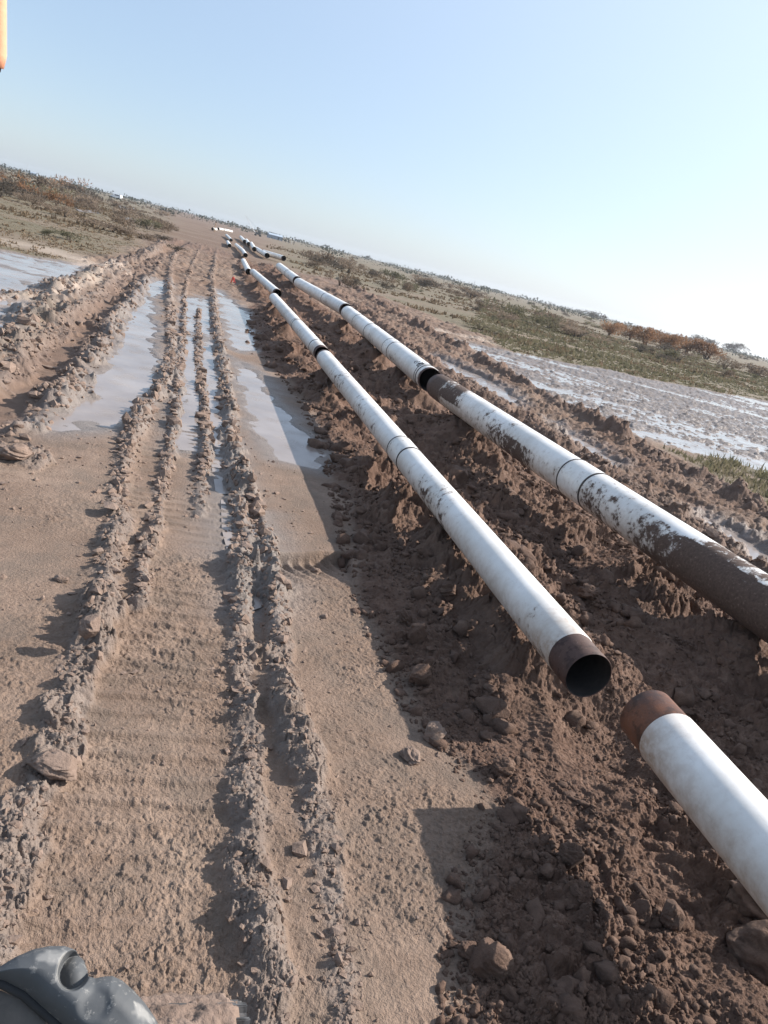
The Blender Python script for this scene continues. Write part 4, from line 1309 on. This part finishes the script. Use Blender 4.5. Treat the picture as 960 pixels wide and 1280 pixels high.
def guard():
    """moulded cover with a round hollow, in its own frame: u right, v up, w out, metres"""
    D = 1.15; s = D / FPX                        # distance and metres per photo pixel there
    base = np.array([0, 0, CAM_H]) + ray(60, 1290) / np.linalg.norm(ray(60, 1290)) * D
    # frame roughly facing up and back to the seat
    W_ = -ray(60, 1290) / np.linalg.norm(ray(60, 1290)); U_ = CX - W_ * (CX @ W_); U_ /= np.linalg.norm(U_); V_ = np.cross(W_, U_)
    o = empty('machine_cover', base, 'dusty grey moulded plastic cover with a round hollow at the bottom left corner', 'machine cover')
    o.rotation_euler = Matrix(((U_[0], V_[0], W_[0]), (U_[1], V_[1], W_[1]), (U_[2], V_[2], W_[2]))).to_euler()
    def loc(x, y, lift=.03):
        r = ray(x, y); t = ((base + W_ * lift - np.array([0, 0, CAM_H])) @ W_) / (r @ W_)
        p = np.array([0, 0, CAM_H]) + r * t - base
        return (float(p @ U_), float(p @ V_))
    out = [(-70, 1245), (-30, 1222), (0, 1205), (20, 1193), (42, 1184), (62, 1180), (82, 1180), (98, 1186), (108, 1196), (112, 1208), (113, 1219), (120, 1221), (130, 1219), (142, 1218), (155, 1224), (170, 1237), (185, 1254), (197, 1272), (210, 1300), (220, 1340), (150, 1340), (95, 1300), (75, 1279), (50, 1257), (30, 1239), (5, 1226), (-20, 1219), (-70, 1290)]
    P = np.array([loc(*q) for q in out], np.float32)
    lo, hi = P.min(0), P.max(0); N = 230
    gx, gy = np.meshgrid(np.linspace(lo[0] - .004, hi[0] + .004, N), np.linspace(lo[1] - .004, hi[1] + .004, N))
    d = sdf(gx.ravel().astype(np.float32), gy.ravel().astype(np.float32), P).reshape(N, N)
    # thickness: rounded shoulder
    rr_ = .028
    t = np.clip(d / rr_, 0, 1); w = .048 * np.sqrt(np.maximum(0, 1 - (1 - t) ** 2))
    # hollow
    hx, hy = loc(93, 1212)
    q = np.hypot((gx - hx) / 1.0, (gy - hy) / 1.15) * .023 / (loc(114, 1212)[0] - hx)
    w = w - np.clip(.050 - .9 * (gx - hx), .012, .07) * sm(.0245, .0185, q)
    # shallow dimple in the second lobe
    dx, dy = loc(118, 1256); q2 = np.hypot(gx - dx, gy - dy); w -= .004 * sm(.022, .010, q2)
    cr = np.abs((gx - loc(20, 0)[0]) * .0)
    ok = d > 0
    idx = -np.ones((N, N), int); idx[ok] = np.arange(ok.sum()); n = ok.sum()
    top = np.stack([gx[ok], gy[ok], w[ok]], 1); bot = np.stack([gx[ok], gy[ok], np.full(n, -.03)], 1)
    q4 = np.stack([idx[:-1, :-1], idx[:-1, 1:], idx[1:, 1:], idx[1:, :-1]], -1).reshape(-1, 4); q4 = q4[(q4 >= 0).all(1)]
    F = [q4, q4[:, ::-1] + n]
    e = np.concatenate([q4[:, [0, 1]], q4[:, [1, 2]], q4[:, [2, 3]], q4[:, [3, 0]]]); es = set(map(tuple, e.tolist()))
    bd = np.array([(a, b) for a, b in es if (b, a) not in es])
    F.append(np.stack([bd[:, 1], bd[:, 0], bd[:, 0] + n, bd[:, 1] + n], 1))
    sh = link('cover_shell', npmesh('cover_shell', np.concatenate([top, bot]), np.concatenate(F), mk_guard(), True), o)
    # rubber edging along its lower rim, and the dirty pane below
    pts = [(*loc(x, y), .006) for x, y in [(-70, 1203 + 9), (-20, 1221), (5, 1229), (30, 1242), (50, 1260), (75, 1282), (95, 1303), (130, 1345)]]
    MB().tube(pts, .0062, 10).build('rubber_edge', M['black'], o, True)
    mb = MB(); v1 = [mb.bm.verts.new((*loc(x, y), -.012)) for x, y in [(-70, 1222), (0, 1236), (28, 1250), (70, 1290), (100, 1345), (-70, 1345)]]
    v2 = [mb.bm.verts.new(v.co - Vector((0, 0, .008))) for v in v1]
    mb.bm.faces.new(v1); mb.bm.faces.new(v2[::-1])
    for i in range(6): mb.bm.faces.new((v1[i], v2[i], v2[(i + 1) % 6], v1[(i + 1) % 6]))
    mb.build('dirty_pane', mk_plain('dirty_glass', (.075, .062, .05), .3, .5, 16, spec=.5), o)
    # bracket back to the machine
    MB().tube([(*loc(-40, 1330), -.03), (*loc(-60, 1480), -.12)], .02, 10).build('bracket', M['black'], o, True)


guard()


def boom_edge():
    D = 1.6
    c0 = np.array([0, 0, CAM_H]); r0 = ray(-6, 84); r1 = ray(-8, -160)
    a = c0 + r0 / np.linalg.norm(r0) * D; b_ = c0 + r1 / np.linalg.norm(r1) * D * 1.02
    o = empty('orange_bar', a, 'salmon orange painted bar of the machine at the top left corner', 'bar')
    A, B = Vector((0, 0, 0)), Vector(b_ - a).normalized() * 3.2
    MB().tube([A, A.lerp(B, .006), A.lerp(B, .5), B], [.013, .0175, .019, .021], 14).build('bar', M['orange_paint'], o, True)
    MB().tube([A - (B - A).normalized() * .006, A + (B - A).normalized() * .006], [.008, .01], 10).build('tip_bolt', M['black'], o, True)


M['orange_paint'] = mk_plain('orange_paint', (.76, .36, .22), .5, .08, 30)
boom_edge()

# ------------------------------------------------------------------ thin haze over the plain
hm = bpy.data.materials.new('haze'); hm.use_nodes = True
hn = hm.node_tree; hn.nodes.remove(hn.nodes['Principled BSDF'])
pv_ = hn.nodes.new('ShaderNodeVolumePrincipled'); pv_.inputs['Color'].default_value = (.88, .93, 1, 1); pv_.inputs['Density'].default_value = .00022; pv_.inputs['Anisotropy'].default_value = .3
hn.links.new(pv_.outputs[0], hn.nodes['Material Output'].inputs['Volume'])
prop(MB().box((0, 0, 5.0), (3500, 3500, 14.0)).build('haze', hm), 'thin pale haze lying over the whole plain', 'haze', None, 'stuff')

# ------------------------------------------------------------------ light, sky, camera
AZ = math.radians(5); EL = math.radians(34)
sv = Vector((math.cos(EL) * math.cos(AZ), math.cos(EL) * math.sin(AZ), math.sin(EL)))
sun = bpy.data.lights.new('sun', 'SUN'); sun.energy = 4.9; sun.angle = math.radians(.5); sun.color = (1.0, .93, .85)
so = bpy.data.objects.new('sun', sun); COL.objects.link(so); so.rotation_euler = sv.to_track_quat('Z', 'Y').to_euler(); so.location = (30, 0, 30)
w = bpy.data.worlds.new('World'); S.world = w; w.use_nodes = True
nt = w.node_tree; bg = nt.nodes['Background']
sky = nt.nodes.new('ShaderNodeTexSky'); sky.sky_type = 'NISHITA'; sky.sun_disc = False
sky.sun_elevation = EL; sky.sun_rotation = math.radians(90) - AZ
sky.air_density = 1.0; sky.dust_density = 0.7; sky.ozone_density = 2.0; sky.altitude = 0
# thin milky veil over the clear sky
veil = mix(nt, .55, sky.outputs[0], (3.05, 3.9, 5.15))
# wide pale aureole of the hazy air round the sun
geo = nt.nodes.new('ShaderNodeTexCoord')
dt = nt.nodes.new('ShaderNodeVectorMath'); dt.operation = 'DOT_PRODUCT'; dt.inputs[1].default_value = sv
nt.links.new(geo.outputs['Generated'], dt.inputs[0])
gl = math_(nt, 'MULTIPLY', math_(nt, 'POWER', math_(nt, 'MAXIMUM', dt.outputs['Value'], 0.0), 1.6), 3.1)
add = nt.nodes.new('ShaderNodeMix'); add.data_type = 'RGBA'; add.blend_type = 'ADD'; add.inputs[0].default_value = 1.0
nt.links.new(veil, add.inputs[6]); nt.links.new(gl, add.inputs[7])
nt.links.new(add.outputs[2], bg.inputs[0]); bg.inputs[1].default_value = .098

cam = bpy.data.cameras.new('camera'); cam.sensor_fit = 'VERTICAL'; cam.sensor_height = 36.0; cam.lens = FPX / 1280 * 36.0
cam.clip_start = .05; cam.clip_end = 5000
co = bpy.data.objects.new('camera', cam); COL.objects.link(co)
Mx = Matrix(((CX[0], -CY[0], -CF[0], 0), (CX[1], -CY[1], -CF[1], 0), (CX[2], -CY[2], -CF[2], CAM_H), (0, 0, 0, 1)))
co.matrix_world = Mx
S.camera = co
S.view_settings.view_transform = 'Standard'; S.view_settings.look = 'None'; S.view_settings.gamma = 1; S.view_settings.use_curve_mapping = False
S.view_settings.exposure = 0.84
S.cycles.max_bounces = 5; S.cycles.diffuse_bounces = 3; S.cycles.glossy_bounces = 2
S.cycles.use_denoising = True
